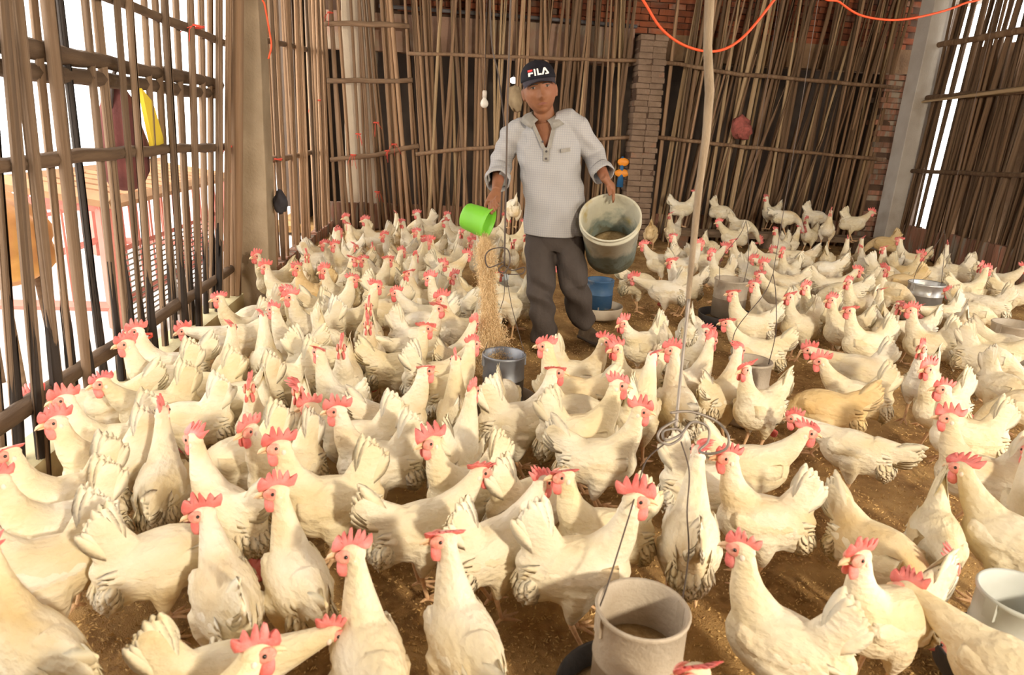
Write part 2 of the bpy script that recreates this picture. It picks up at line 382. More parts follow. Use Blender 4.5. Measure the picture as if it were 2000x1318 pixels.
# left fence, rear part
lr = empty('bamboo_fence'); tag(lr, 'dense bamboo stake fence between the left concrete post and the back corner', 'fence')
for i in range(38):
    y = 5.20+3.55*(i/37)+random.uniform(-.02, .02); x = XL+random.choice((.035, -.03))
    stake(lr, (x, y, .06), (x+random.uniform(-.02, .02), y+random.uniform(-.08, .10), random.uniform(2.5, 3.05)), random.uniform(.011, .019), random.choice('nnnl'))
rail(lr, [(XL, 5.1, 1.80), (XL, 6.4, 1.91), (XL, 8.7, 2.04)], .027); rail(lr, [(XL, 5.1, .97), (XL, 6.3, .955), (XL, 8.75, .94)], .027)
twine(lr, (XL+.03, 6.1, .96), .05); twine(lr, (XL+.02, 8.2, 1.5), .04)
# back fence, leaning panel in the corner
b1 = empty('bamboo_fence'); tag(b1, 'leaning panel of rough bamboo stakes in front of the pale corner pillar', 'fence')
xs = [648, 664, 682, 700, 719, 733, 748, 764, 777, 790, 806, 822, 835]
for x in xs:
    p = at_y(x+8, 425, YB-.04); q = at_y(x-16+random.uniform(-8, 8), 60, YB-.06); d = (q-p)/(q.z-p.z); p0 = p+d*(.10-p.z); p1 = p+d*(random.uniform(2.45, 2.95)-p.z)
    stake(b1, p0, p1, random.uniform(.014, .021), 'n')
    if random.random() < .6: stake(b1, p0+Vector((.05, .04, 0)), p1+Vector((random.uniform(-.04, .10), .04, -.2)), random.uniform(.010, .014), 'n')
rail(b1, [at_y(632, 45, YB-.08), at_y(800, 50, YB-.08)], .030, flat=.6); rail(b1, [at_y(638, 158, YB-.08), at_y(806, 157, YB-.08)], .028, flat=.6); rail(b1, [at_y(645, 313, YB-.08), at_y(730, 303, YB-.08), at_y(818, 284, YB-.08)], .030)
for px, py in ((690, 303), (757, 295), (735, 240), (770, 282), (700, 262), (737, 375), (645, 25)): twine(b1, at_y(px, py, YB-.10), .03, tails=3)
# back fence, middle and right
def back_fence(label, x0, x1, n, zt, lean, kinds, rmin, rmax):
    t = empty('bamboo_fence'); tag(t, label, 'fence')
    for i in range(n):
        x = x0+(x1-x0)*(i+.5)/n+random.uniform(-.03, .03); l = lean+random.uniform(-.07, .07)
        z1 = random.uniform(*zt); y = YB-.02+random.choice((-.05, 0, .05))
        stake(t, (x, y, .24), (x+l*z1, y-.01, z1), random.uniform(rmin, rmax), random.choice(kinds))
    return t
b2 = back_fence('upright bamboo stakes behind the man, from the leaning panel to the brick pillar', -.30, 2.28, 62, (2.05, 2.95), -.015, 'nnnndp', .012, .023)
rail(b2, [(-.45, YB-.09, 2.09), (.9, YB-.09, 2.12), (2.35, YB-.09, 2.16)], .021, M_BAMBOO); rail(b2, [(-.36, YB-.09, .95), (.9, YB-.09, 1.12), (2.35, YB-.09, 1.27)], .024, M_BAMBOO)
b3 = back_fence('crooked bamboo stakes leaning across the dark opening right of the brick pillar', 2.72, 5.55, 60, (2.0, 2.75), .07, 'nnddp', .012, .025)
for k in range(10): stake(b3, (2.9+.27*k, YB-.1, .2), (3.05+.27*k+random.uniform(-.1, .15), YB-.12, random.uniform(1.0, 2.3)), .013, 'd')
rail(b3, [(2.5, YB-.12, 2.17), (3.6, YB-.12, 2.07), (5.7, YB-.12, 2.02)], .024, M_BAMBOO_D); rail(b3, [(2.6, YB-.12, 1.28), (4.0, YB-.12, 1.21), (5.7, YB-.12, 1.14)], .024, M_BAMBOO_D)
# right fence
b4 = empty('bamboo_fence'); tag(b4, 'dark dense bamboo fence along the right wall above its low brick ledge', 'fence')
for i in range(92):
    y = 4.7+3.72*(i/91)+random.uniform(-.02, .02); x = XR+random.choice((.04, 0, -.04))
    if 8.02 < y < 8.10: continue
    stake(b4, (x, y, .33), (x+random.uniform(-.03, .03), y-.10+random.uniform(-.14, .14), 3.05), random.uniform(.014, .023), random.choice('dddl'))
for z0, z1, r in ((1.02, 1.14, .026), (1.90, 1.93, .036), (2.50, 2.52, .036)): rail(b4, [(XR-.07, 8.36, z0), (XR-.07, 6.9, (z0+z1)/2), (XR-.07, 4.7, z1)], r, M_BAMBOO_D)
pa, pb2 = at_x(1885, 188, XR-.12), at_x(2010, 172, XR-.12)
stake(b4, pa, pa+(pb2-pa)*1.5, .020, 'p', 'pale_bamboo_strip')
panel('wall_right_outside', (XR+.75, 6.0, 1.05), (.15, 5.4, 3.0), M_LINTEL)
# perch plank at the back
pk = MB()
for k in range(9): pk.box((2.86+.33*k, 8.33, .155+.003*(k % 2)), (.335, .24, .05), jit=.004)
b = MB(); b.box((4.15, 8.33, .16), (2.75, .24, .045), jit=.004)
tl_ = [(2.78+2.75*i/24, random.uniform(-.004, .004)) for i in range(25)]
b = MB(); b.loft([[Vector((x, 8.21+e, .13-.02*(x-2.78)/2.75)), Vector((x, 8.46+e, .13-.02*(x-2.78)/2.75)), Vector((x, 8.46-e, .20-.025*(x-2.78)/2.75+e)), Vector((x, 8.21-e, .20-.025*(x-2.78)/2.75+e))] for x, e in tl_])
t = empty('perch_plank'); tag(t, 'weathered plank on blocks, perch for hens below the crooked back fence', 'plank')
part('board', b, M_PLANK, t, smooth=False)
for x in (2.95, 4.1, 5.3):
    b = MB(); b.box((x, 8.34, .055), (.16, .2, .15), jit=.008); part('support_block', b, M_BRICK_P, t, smooth=False)
# ------------------------------------------------------------------ feeders
M_GALV = mat('galvanised_dusty', (.50, .43, .335), (.40, .325, .235), 9, .65, .3, 90, metal=.12, c3=(.30, .24, .17), scale3=6, lo3=.6, hi3=.75)
M_GALVC = mat('galvanised_clean', (.62, .62, .60), (.52, .52, .50), 9, .4, .15, 60, metal=.6)
M_PAN = mat('pan_black_rubber', (.055, .055, .058), (.10, .09, .08), 8, .6, .2, 60)
M_PANW = mat('pan_pale', (.60, .52, .40), (.48, .40, .29), 8, .7)
M_BLUE = mat('blue_paint', (.035, .095, .20), (.06, .12, .20), 10, .5, .2, 50, c3=(.30, .29, .26), scale3=7, lo3=.56, hi3=.7)
M_WHITEP = mat('pale_plastic', (.60, .62, .58), (.50, .52, .47), 8, .5)
M_FEED = mat('feed_meal', (.55, .40, .22), (.42, .29, .14), 60, .95, .8, 200)
M_WIRE2 = mat('grey_wire', (.30, .26, .22), (.22, .19, .16), 20, .5, metal=.5)
M_ZINC = mat('zinc_inside', (.33, .35, .38), (.26, .27, .30), 9, .45, metal=.5)
def feeder(loc, r, h, pr_, mt, mp, label, wires=None, rz=0.0, lift=.05, feed=.5, band=None, wm=None):
    t = empty('poultry_feeder', loc, rz); tag(t, label, 'feeder', 'tube feeders for the hens')
    w = .004
    b = MB(); b.lathe([(r-w, lift+.02), (r-w, lift+h-.004), (r+.002, lift+h+.002), (r+.006, lift+h-.003), (r+.004, lift+h-.012), (r, lift+h-.016), (r, lift+h*.55), (r+.003, lift+h*.54), (r, lift+h*.53), (r, lift+.02), (r-w, lift+.02)], 40)
    part('tube', b, mt, t)
    b = MB(); b.lathe([(.0, .012), (pr_-.02, .012), (pr_-.006, .03), (pr_, .085), (pr_+.006, .088), (pr_+.007, .082), (pr_-.001, .026), (pr_-.018, .004), (.0, .004)], 44)
    part('pan', b, mp, t)
    b = MB(); b.lathe([(0, lift+h*feed+.012), (r*.5, lift+h*feed+.006), (r-w-.0005, lift+h*feed), (r-w-.0005, lift+h*feed-.02), (0, lift+h*feed-.02)], 28)
    part('feed', b, M_FEED, t)
    b = MB(); b.lathe([(0, .05), (r*.8, .05), (pr_*.75, .045), (pr_-.012, .03), (pr_-.02, .013), (0, .013)], 28)
    part('spilled_feed', b, M_FEED, t)
    for a in (.3, 2.4, 4.5):
        b = MB(); b.tube([(r*.98*math.cos(a), r*.98*math.sin(a), lift+.04), (r*1.0*math.cos(a), r*1.0*math.sin(a), lift), ((pr_*.6)*math.cos(a), (pr_*.6)*math.sin(a), .012)], .006, 6); part('bracket', b, M_WIRE2, t)
    for k in range(2):
        a = math.pi*k+.15
        b = MB(); b.box((r*1.0*math.cos(a), r*1.0*math.sin(a), lift+h-.03), (.03, .012, .05), rot=Matrix.Rotation(a+1.57, 3, 'Z')); part('hanger_lug', b, mt, t, smooth=False)
    return t
def roof(p): return Vector((p.x, p.y, 3.08))
def wire(name, pts, r, m, parent, n=6):
    b = MB(); P = [Vector(p) for p in pts]; out = []
    for i in range(len(P)-1):
        p0, p1, p2, p3 = P[max(i-1, 0)], P[i], P[i+1], P[min(i+2, len(P)-1)]
        for q in range(8):
            u = q/8; out.append(.5*((2*p1)+(p2-p0)*u+(2*p0-5*p1+4*p2-p3)*u*u+(3*p1-p0-3*p2+p3)*u**3))
    out.append(P[-1]); b.tube(out, r, n); return part(name, b, m, parent)
F1 = at_z(1256, 1185, .32); F1.z = 0
feeder(F1, .098, .27, .172, M_GALV, M_PAN, 'dusty grey tube feeder in a black pan, largest and nearest, under the hanging stick', feed=.55)
F2 = at_z(985, 690, .30); F2.z = 0
feeder(F2, .097, .25, .155, M_ZINC, M_GALV, 'grey tube feeder below the stream of poured grain, beside the man', feed=.6)
F3 = at_z(1467, 703, .30); F3.z = 0
feeder(F3, .097, .25, .155, M_GALV, M_PANW, 'dull grey tube feeder among hens, in front of the galvanised feeder in a black pan', feed=.8)
F4 = at_z(1430, 545, .34); F4.z = 0
feeder(F4, .118, .29, .20, M_GALV, M_PAN, 'speckled galvanised tube feeder in a deep black pan, hens behind it along the perch', feed=.75)
F5 = at_z(1811, 552, .30); F5.z = 0
feeder(F5, .128, .20, .19, M_GALVC, M_PANW, 'shiny galvanised tube feeder with a pale pan near the right fence', lift=.10, feed=.5)
F6 = at_z(1173, 545, .28); F6.z = 0
feeder(F6, .098, .23, .175, M_BLUE, M_PANW, 'blue painted tube feeder behind the man, below his pail', feed=.8)
F7 = at_z(978, 540, .30); F7.z = 0
feeder(F7, .100, .25, .15, M_WHITEP, M_PANW, 'pale plastic tube feeder among the hens behind the falling grain', feed=.8)
F8 = at_z(1985, 632, .30); F8.z = 0
feeder(F8, .125, .25, .18, M_GALV, M_PANW, 'dusty tube feeder among hens at the right edge, in front of the shiny feeder', feed=.7)
F9 = at_z(2005, 1160, .27); F9.z = 0
feeder(F9, .10, .22, .155, M_WHITEP, M_PAN, 'bluish white tube feeder cut by the right edge, closest to the camera on that side', feed=.4)

# ------------------------------------------------------------------ hanging stick, rods, cables
M_STICK = mat('peeled_stick', (.33, .25, .165), (.24, .175, .11), 8, .8, .5, 60, stretch=(6, 6, 1))
t = empty('hanging_stick'); tag(t, 'peeled crooked stick hanging from the roof over the front feeder, with a wire hook', 'stick')
YS = 1.86
sp = [roof(at_y(1396, -300, YS)), at_y(1392, -170, YS), at_y(1386, 0, YS), at_y(1382, 90, YS), at_y(1386, 180, YS-.03), at_y(1379, 270, YS-.05), at_y(1366, 360, YS-.07), at_y(1357, 450, YS-.10), at_y(1348, 540, YS-.14), at_y(1341, 620, YS-.18)]
b = MB(); b.tube(sp, [.0125, .0125, .0125, .0115, .0125, .011, .010, .009, .0075, .006], 10); part('peeled_branch', b, M_STICK, t)
wire('hook_rod', [sp[-1]+Vector((0, 0, .05)), at_y(1333, 700, YS-.22), at_y(1326, 770, YS-.26), at_y(1320, 835, YS-.30)], .0042, M_WIRE2, t)
YW = YS-.32
wire('hook_coil', [at_y(x, y, YW+o) for x, y, o in ((1322, 820, .0), (1292, 838, -.02), (1286, 858, -.03), (1308, 868, 0), (1332, 852, .02), (1322, 838, .02), (1296, 842, 0), (1300, 860, -.03), (1330, 848, 0), (1352, 824, .03), (1382, 834, .04), (1383, 862, .03), (1366, 880, .02), (1388, 886, -.01), (1418, 876, -.02), (1422, 850, -.01), (1398, 822, .02), (1350, 804, .03), (1310, 806, .02))], .0034, M_WIRE2, t)
FT = F1+Vector((0, 0, .315))
ra = F1+Vector((-.095, .01, .31)); rb = F1+Vector((.095, .02, .30))
wire('hanger_wire', [at_y(1296, 868, YW), at_y(1262, 900, YW-.03), at_y(1243, 960, YW-.08), at_y(1228, 1010, YW-.13), ra.lerp(at_y(1210, 1080, YW-.17), .4), ra], .0019, M_WIRE, t)
wire('hanger_wire', [at_y(1330, 862, YW), at_y(1346, 920, YW-.03), at_y(1342, 1000, YW-.08), at_y(1345, 1080, YW-.13), rb], .0019, M_WIRE, t)
t = empty('hanging_rod'); tag(t, 'thin dark iron rod and hook hanging beside the man over the feeder below', 'rod')
YR = 3.42
wire('iron_rod', [roof(at_y(994, -60, YR)), at_y(993, 150, YR), at_y(989, 330, YR), at_y(985, 520, YR)], .0043, M_WIRE, t)
wire('hook_loop', [at_y(x, y, YR+o) for x, y, o in ((985, 510, 0), (955, 522, -.02), (948, 500, -.03), (962, 486, 0), (990, 486, .03), (996, 510, .02), (986, 532, 0), (974, 528, -.02), (984, 518, 0), (1000, 528, .02), (1024, 522, .02), (1020, 534, 0), (992, 536, -.02))], .0034, M_WIRE, t)
wire('hanger_wire', [at_y(984, 530, YR), at_y(984, 580, YR), at_y(966, 630, YR), F2+Vector((-.095, 0, .30))], .0018, M_WIRE, t)
wire('hanger_wire', [at_y(988, 530, YR), at_y(1000, 600, YR), F2+Vector((.095, 0, .30))], .0018, M_WIRE, t)
t = tag(wire('electric_cable', [roof(at_y(948, -60, 4.6)), at_y(958, 40, 4.6), at_y(974, 150, 4.6), at_y(985, 250, 4.6), at_y(982, 340, 4.6), at_y(978, 430, 4.6)], .0045, M_WIRE, None), 'thin black cable dangling from the roof to the left of the man', 'cable')
M_ORANGE = mat('orange_cable', (.80, .10, .03), rough=.45)
tag(wire('extension_cable', [roof(at_y(1190, -100, 4.5)), at_y(1215, -60, 4.5), at_y(1256, 0, 4.5), at_y(1292, 56, 4.5), at_y(1340, 90, 4.5), at_y(1398, 100, 4.5), at_y(1450, 74, 4.5), at_y(1512, 0, 4.5), at_y(1545, -50, 4.5), roof(at_y(1580, -100, 4.5))], .0085, M_ORANGE, None), 'orange cable sagging in a deep loop across the middle of the roof', 'cable')
tag(wire('extension_cable', [roof(at_y(1565, -60, 4.9)), at_y(1600, -30, 4.9), at_y(1640, 4, 4.9), at_y(1682, 30, 4.9), at_y(1745, 39, 4.9), at_y(1810, 30, 4.9), at_y(1880, 8, 4.9), at_y(1940, -30, 4.9), roof(at_y(1990, -70, 4.9))], .0075, M_ORANGE, None), 'orange cable sagging shallowly in front of the back corner post', 'cable')
tag(wire('electric_cable', [roof(at_y(498, -90, 4.84)), at_y(508, -40, 4.84), at_y(517, 10, 4.84), at_y(526, 60, 4.84), at_y(530, 90, 4.84), at_y(524, 115, 4.84)], .006, M_ORANGE, None), 'short orange cable hanging beside the left concrete post', 'cable')
for k, (lab, Y, up, pts) in enumerate((('thin bent wires hanging over the speckled galvanised feeder', F4.y, F4+Vector((0, 0, .34)), (1455, 0)),
                                 ('thin bent wires hanging over the dull grey feeder among the hens', F3.y, F3+Vector((0, 0, .30)), (1510, 250)),
                                 ('thin wires hanging over the shiny galvanised feeder', F5.y, F5+Vector((0, 0, .30)), (1828, 300)))):
    t = empty('feeder_wire'); tag(t, lab, 'wire'); top_ = Vector((up.x+.03, up.y, 3.07)); mid = up+Vector((.04, 0, .42))
    wire('long_wire', [top_, top_.lerp(mid, .5)+Vector((.01, 0, 0)), mid], .0016, M_WIRE, t)
    for q in (-1, 1): wire('forked_wire', [mid, mid+Vector((q*.03, 0, -.10)), up+Vector((q*.10, 0, .14)), up+Vector((q*(.09 if k < 2 else .12), 0, -.02))], .0022, M_WIRE, t)
# bulb
t = empty('light_bulb'); tag(t, 'white light bulb in a pale socket hanging before the back fence beside the man', 'bulb')
bp = at_y(946, 200, 7.9); b = MB()
b.lathe([(0, -.058), (.022, -.054), (.040, -.036), (.045, -.012), (.038, .014), (.024, .034), (.020, .05), (0, .05)], 20, Matrix.Translation(bp)); part('glass_bulb', b, mat('opal_glass', (.80, .74, .64), rough=.25), t)
b = MB(); b.lathe([(0, .05), (.024, .05), (.025, .11), (.018, .125), (0, .125)], 16, Matrix.Translation(bp)); part('socket', b, mat('socket_plastic', (.68, .60, .50), rough=.5), t)
wire('bulb_cord', [bp+Vector((0, 0, .12)), bp+Vector((-.01, 0, .8)), Vector((bp.x, bp.y, 3.07))], .004, M_WIRE, t)

# ------------------------------------------------------------------ bags, rag, tools on the fences
def crumple(c, r, seed, sub=3, amp=.16, freq=14, drop=0.0):
    bm = bmesh.new(); bmesh.ops.create_icosphere(bm, subdivisions=sub, radius=1)
    R = random.Random(seed); ph = [R.uniform(0, 6) for _ in range(9)]
    for v in bm.verts:
        p = v.co.copy(); n = sum(math.sin(p.dot(Vector((math.cos(k*2.1)*3, math.sin(k*1.7)*3, math.cos(k)*3)))*(1+.35*k)+ph[k]) for k in range(7))/4
        q = p*(1+amp*n); q.z -= drop*(q.x*q.x+q.y*q.y)
        v.co = Vector((q.x*r[0], q.y*r[1], q.z*r[2]))+Vector(c)
    me = bpy.data.meshes.new('crumple'); bm.to_mesh(me); bm.free(); me.shade_smooth(); return me
def withmat(me, m): me.materials.append(m); return me
bc = at_x(236, 262, XL-.15)
t = empty('hanging_bag'); tag(t, 'dark red cloth bag with a yellow flap hanging outside the left bamboo fence', 'bag')
b = MB(); n = 9
prof = [(.0, -.27, .05), (.07, -.25, .12), (.10, -.18, .16), (.105, -.05, .165), (.09, .08, .13), (.05, .18, .07), (.02, .25, .025)]
b.tube([(0, 0, z) for r, z, w in prof], [(w, max(r, .03)) for r, z, w in prof], 16, side=(0, 1, 0)); b.v = [p+Vector((.008*math.sin(p.z*40+p.y*25), .010*math.sin(p.z*33+p.x*50), 0))+bc for p in b.v]
part('bag_body', b, mat('maroon_cloth', (.17, .055, .045), (.12, .04, .035), 8, .9, .4, 40), t)
b = MB(); b.prism([(-.02, .16), (.10, .10), (.20, -.10), (.05, -.12)], .02, Matrix.Translation(bc+Vector((.12, 0, .06))) @ Matrix.Rotation(math.pi/2, 4, 'Z') @ Matrix.Rotation(math.pi/2, 4, 'X')); part('yellow_flap', b, mat('yellow_cloth', (.75, .55, .05)), t, smooth=False)
wire('strap', [bc+Vector((0, -.03, .24)), bc+Vector((.01, -.10, .12)), bc+Vector((.02, -.02, .30)), Vector((XL-.05, bc.y+.03, 1.50))], .010, mat('strap_cloth', (.08, .06, .05)), t)
rc = at_y(1447, 252, YB-.20)
o = obj('net_bag', withmat(crumple(rc, (.135, .08, .15), 4, amp=.34), mat('red_net', (.42, .11, .085), (.25, .08, .06), 25, .8, .7, 90))); tag(o, 'crumpled red net bag hanging on the crooked stakes above the perch', 'bag')
rg = at_y(546, 396, 5.0)
o = obj('dark_rag', withmat(crumple(rg+Vector((.0, .02, 0)), (.045, .05, .075), 6, amp=.25), mat('dark_cloth', (.05, .045, .05), rough=.9))); tag(o, 'small dark rag caught on the side of the left concrete post', 'rag')
tc_ = at_y(1213, 330, YB-.2)
t = empty('plastic_tool'); tag(t, 'blue tool with two orange rounded blades hanging beside the brick pillar', 'tool')
for dz, w, q in ((.085, .075, .02), (-.05, .095, .015)):
    b = MB(); b.ball(tc_+Vector((q, 0, dz)), (w, .022, .05), 14, 8); part('orange_blade', b, mat('orange_plastic', (.85, .30, .03), rough=.4), t)
b = MB(); b.tube([tc_+Vector((.01, .01, .15)), tc_+Vector((.01, .01, -.05)), tc_+Vector((.005, .01, -.22))], [.016, .03, .045], 12); part('blue_handle', b, mat('blue_plastic', (.03, .12, .26), rough=.4), t)

# ------------------------------------------------------------------ yard seen through the left fence
t = empty('steel_cage'); tag(t, 'red painted steel cage with a pitched slatted top in the yard beyond the left fence', 'cage')
cx, y0, y1, zt, zb = -2.2, 4.72, 7.3, .70, -.13
def bar(name, p0, p1, r, m=M_REDSTEEL, sqr=True):
    b = MB(); b.tube([p0, p1], r, 4 if sqr else 6, side=(0, 1, 0) if abs(p1[1]-p0[1]) < .5 else (0, 0, 1)); return part(name, b, m, t, smooth=False)
for x in (cx, cx-1.3):
    for y in (y0, y1): bar('corner_post', (x, y, zb), (x, y, zt), .064)
    bar('top_beam', (x, y0-.05, zt), (x, y1+.05, zt), .04); bar('bottom_beam', (x, y0, .02), (x, y1, .02), .035)
    bar('middle_bar', (x, y0, .38), (x, y1, .38), .018)
    for k in range(22): bar('upright_bar', (x, y0+.12+.115*k, .02), (x, y0+.12+.115*k, zt), .009)
for y in (y0, y1):
    bar('end_beam', (cx, y, zt), (cx-1.3, y, zt), .04); bar('end_beam', (cx, y, .02), (cx-1.3, y, .02), .035)
    for k in range(9): bar('upright_bar', (cx-.14-.13*k, y, .02), (cx-.14-.13*k, y, zt), .009)
for k in range(12):
    y = y0-.05+.23*k
    bar('roof_slat', (cx+.10, y, zt+.02), (cx-.65, y, zt+.12), .022, M_TANWOOD); bar('roof_slat', (cx-.65, y, zt+.12), (cx-1.4, y, zt+.02), .022, M_TANWOOD)
bar('ridge_board', (cx-.65, y0-.1, zt+.12), (cx-.65, y1+.1, zt+.12), .04, M_TANWOOD); bar('eave_board', (cx+.10, y0-.1, zt+.03), (cx+.10, y1+.1, zt+.03), .04, M_TANWOOD); bar('rake_board', (cx+.10, y0-.1, zt+.04), (cx-.65, y0-.1, zt+.15), .05, M_TANWOOD); bar('rake_board', (cx-.65, y0-.1, zt+.15), (cx-1.4, y0-.1, zt+.04), .05, M_TANWOOD)
oc = at_x(-5, 468, -2.15)
t = empty('tarpaulin_stall'); tag(t, 'small stand under a crumpled orange tarpaulin in the yard behind the left fence', 'stand')
obj('tarpaulin', withmat(crumple((oc.x-.05, oc.y-.02, oc.z), (.27, .30, .25), 21, sub=4, amp=.12), mat('orange_tarpaulin', (.58, .27, .09), (.42, .19, .07), 5, .7, .5, 20, c3=(.72, .42, .10), scale3=3)), t)
for q in (-1, 1):
    for q2 in (-1, 1):
        b = MB(); b.tube([(oc.x-.05+q*.15, oc.y+q2*.16, -.14), (oc.x-.05+q*.12, oc.y+q2*.13, oc.z)], .018, 8); part('leg', b, M_RAIL, t)
lpz = at_y(1003, 157, 8.95); b = MB(); b.ball(lpz, (.050, .04, .036), 12, 8)
ml = bpy.data.materials.new('lit_lamp'); ml.use_nodes = True; ml.node_tree.nodes['Principled BSDF'].inputs['Emission Color'].default_value = (1, .96, .9, 1); ml.node_tree.nodes['Principled BSDF'].inputs['Emission Strength'].default_value = 9
t = empty('lamp'); tag(t, 'small lit white lamp glowing in the store behind the fence, beside the man\'s cap', 'lamp')
part('glowing_bulb', b, ml, t); wire('lamp_cord', [lpz+Vector((0, 0, .03)), lpz+Vector((.01, 0, .5)), Vector((lpz.x, lpz.y, 3.10))], .004, M_WIRE, t)
sk = at_y(1006, 192, YB-.16)
o = obj('cloth_sack', withmat(crumple(sk, (.09, .06, .15), 8, amp=.24), mat('beige_cloth', (.42, .32, .19), (.33, .24, .14), 12, .9, .4, 60))); tag(o, 'crumpled beige sack hanging on the back fence beside the man\'s cheek', 'sack')
t = empty('wire_crate'); tag(t, 'stacked wire shelf rack in the yard behind the concrete post', 'rack')
for k in range(16):
    b = MB(); b.tube([(-1.95, 4.3, -.08+.035*k), (-1.95, 6.0, -.08+.035*k)], .006, 5); part('wire_rung', b, M_WIRE2, t)
for y in (4.3, 5.1, 6.0):
    b = MB(); b.tube([(-1.95, y, -.13), (-1.95, y, .5)], .014, 6); part('upright', b, M_WIRE2, t)
# ------------------------------------------------------------------ the man
M_SKIN = mat('underlit_skin', (.27, .115, .055), (.225, .094, .044), 14, .55, .15, 160, sub=.12, c3=(.31, .125, .07), scale3=5)  # skin colour darkened to paint in the weak light on the face
M_HAIR = mat('short_dark_hair', (.045, .035, .03), (.09, .075, .065), 60, .7, .6, 200)
M_CAP = mat('navy_cap_cloth', (.005, .0045, .008), (.009, .0075, .012), 40, .85, .3, 300)
M_BRIM = mat('cap_brim_cloth', (.04, .032, .042), (.05, .042, .05), 40, .85, .3, 300)
M_TROUSER = mat('dark_trousers', (.075, .058, .047), (.055, .042, .034), 6, .8, .3, 90)
M_SHOE = mat('dusty_shoe', (.25, .185, .125), (.15, .11, .075), 14, .9, .5, 70)
M_COLLAR = mat('grey_collar', (.30, .275, .235), (.25, .23, .195), 30, .9, .3, 200)
M_LETW = mat('white_thread', (.86, .82, .76), rough=.7); M_LETR = mat('red_thread', (.62, .05, .045), rough=.7)
def check_mat():
    m = mat('checked_shirt', (.41, .39, .37), (.37, .355, .335), 5, .9, .15, 120); nt = m.node_tree; N = nt.nodes; L = nt.links; b = N['Principled BSDF']
    src = b.inputs['Base Color'].links[0].from_socket; tc = N.new('ShaderNodeTexCoord'); sx = N.new('ShaderNodeSeparateXYZ'); L.new(tc.outputs['Object'], sx.inputs[0])
    outs = []
    for ax in (0, 2):
        a = N.new('ShaderNodeMath'); a.operation = 'MULTIPLY'; a.inputs[1].default_value = 78.0; L.new(sx.outputs[ax], a.inputs[0])
        f = N.new('ShaderNodeMath'); f.operation = 'FRACT'; L.new(a.outputs[0], f.inputs[0])
        g = N.new('ShaderNodeMath'); g.operation = 'LESS_THAN'; g.inputs[1].default_value = .22; L.new(f.outputs[0], g.inputs[0]); outs.append(g.outputs[0])
    mx = N.new('ShaderNodeMath'); mx.operation = 'MAXIMUM'; L.new(outs[0], mx.inputs[0]); L.new(outs[1], mx.inputs[1])
    mm = N.new('ShaderNodeMath'); mm.operation = 'MULTIPLY'; mm.inputs[1].default_value = .42; L.new(mx.outputs[0], mm.inputs[0])
    x = N.new('ShaderNodeMix'); x.data_type = 'RGBA'; L.new(mm.outputs[0], x.inputs[0]); L.new(src, x.inputs[6]); x.inputs[7].default_value = (.23, .235, .27, 1)
    L.new(x.outputs[2], b.inputs['Base Color']); return m
M_SHIRT = check_mat()
AZ = math.atan2(.8, 4.1); MO = Vector((.80, 4.13, 0))
man = empty('person', MO, -AZ)
tag(man, 'man in a dark cap, grey checked shirt and dark trousers, scattering feed among the hens', 'person')
def Q(u, w, z): return Vector((u, -w, z))
def tubeq(b, pts, rad, n=14, side=None, flat=1.0): b.tube([Q(*p) for p in pts], rad, n, side=side, flat=flat)

HEAD = Matrix.Translation(Q(-.262, .025, 1.515)) @ Matrix.Rotation(math.radians(-12), 4, 'Y') @ Matrix.Rotation(math.radians(7), 4, 'Z') @ Matrix.Rotation(math.radians(3), 4, 'X') @ Matrix.Diagonal((1.15, 1.08, 1.06, 1))
def head_grid():
    rings = []; nz, nt = 44, 56
    def g(x, z, cx, cz, sx, sz): return math.exp(-((x-cx)/sx)**2-((z-cz)/sz)**2)
    for i in range(nz+1):
        ph = math.pi*min(max(i/nz, .012), .988); zz = -math.cos(ph); rr = math.sin(ph)**.86; rg = []
        for k in range(nt):
            th = 2*math.pi*k/nt; cx_, cy_ = math.cos(th), math.sin(th)
            x, y, z = .081*rr*cx_, .100*rr*cy_, .122*zz
            if z < .02:
                t = (.02-z)/.142; x *= 1-.27*t**2.1
                if y > 0: y *= 1-.45*t**1.2
                else: y *= 1-.10*t
            if y < -.01:
                f = min(1, (-y-.01)/.04); d = 0
                d += .033*g(x, z, 0, -.030, .015, .017)+.016*g(x, z, 0, -.010, .010, .022)+.008*g(x, z, 0, .018, .010, .020)
                d += .008*(g(x, z, .014, -.034, .010, .010)+g(x, z, -.014, -.034, .010, .010))
                d += .006*(g(x, z, .033, .040, .026, .010)+g(x, z, -.033, .040, .026, .010))
                d -= .010*(g(x, z, .031, .020, .017, .012)+g(x, z, -.031, .020, .017, .012))
                d += .006*(g(x, z, .045, -.020, .020, .022)+g(x, z, -.045, -.020, .020, .022))
                d += .0065*g(x, z, 0, -.060, .024, .0065)+.0065*g(x, z, 0, -.074, .020, .007)-.004*g(x, z, 0, -.067, .026, .003)-.003*g(x, z, 0, -.086, .022, .006)
                d += .008*g(x, z, 0, -.103, .024, .014)
                y -= d*f
            rg.append(HEAD @ Vector((x, y, z)))
        rings.append(rg)
    return rings
def hand(b, wrist, knuck, up, fingers, thumb, s=1.0):
    """palm from wrist to the knuckle line; 'up' = back-of-hand normal; each finger and the thumb is its own chain of joints"""
    wr, kn = Q(*wrist), Q(*knuck); d = (kn-wr).normalized(); n = Q(*up); n = (n-d*n.dot(d)).normalized(); sd = d.cross(n)
    b.tube([wr-d*.03, wr, wr.lerp(kn, .4), wr.lerp(kn, .85), kn+d*.006], [(.027, .021), (.026, .020), (.036, .018), (.042, .016), (.040, .011)], 14, side=sd)
    for ch, r in fingers: b.tube([Q(*p) for p in ch], [r*1.12, r*1.05, r, r*.92, r*.6][:len(ch)] if len(ch) <= 5 else r, 9)
    b.tube([Q(*p) for p in thumb], [.014, .0125, .011, .007][:len(thumb)], 9)

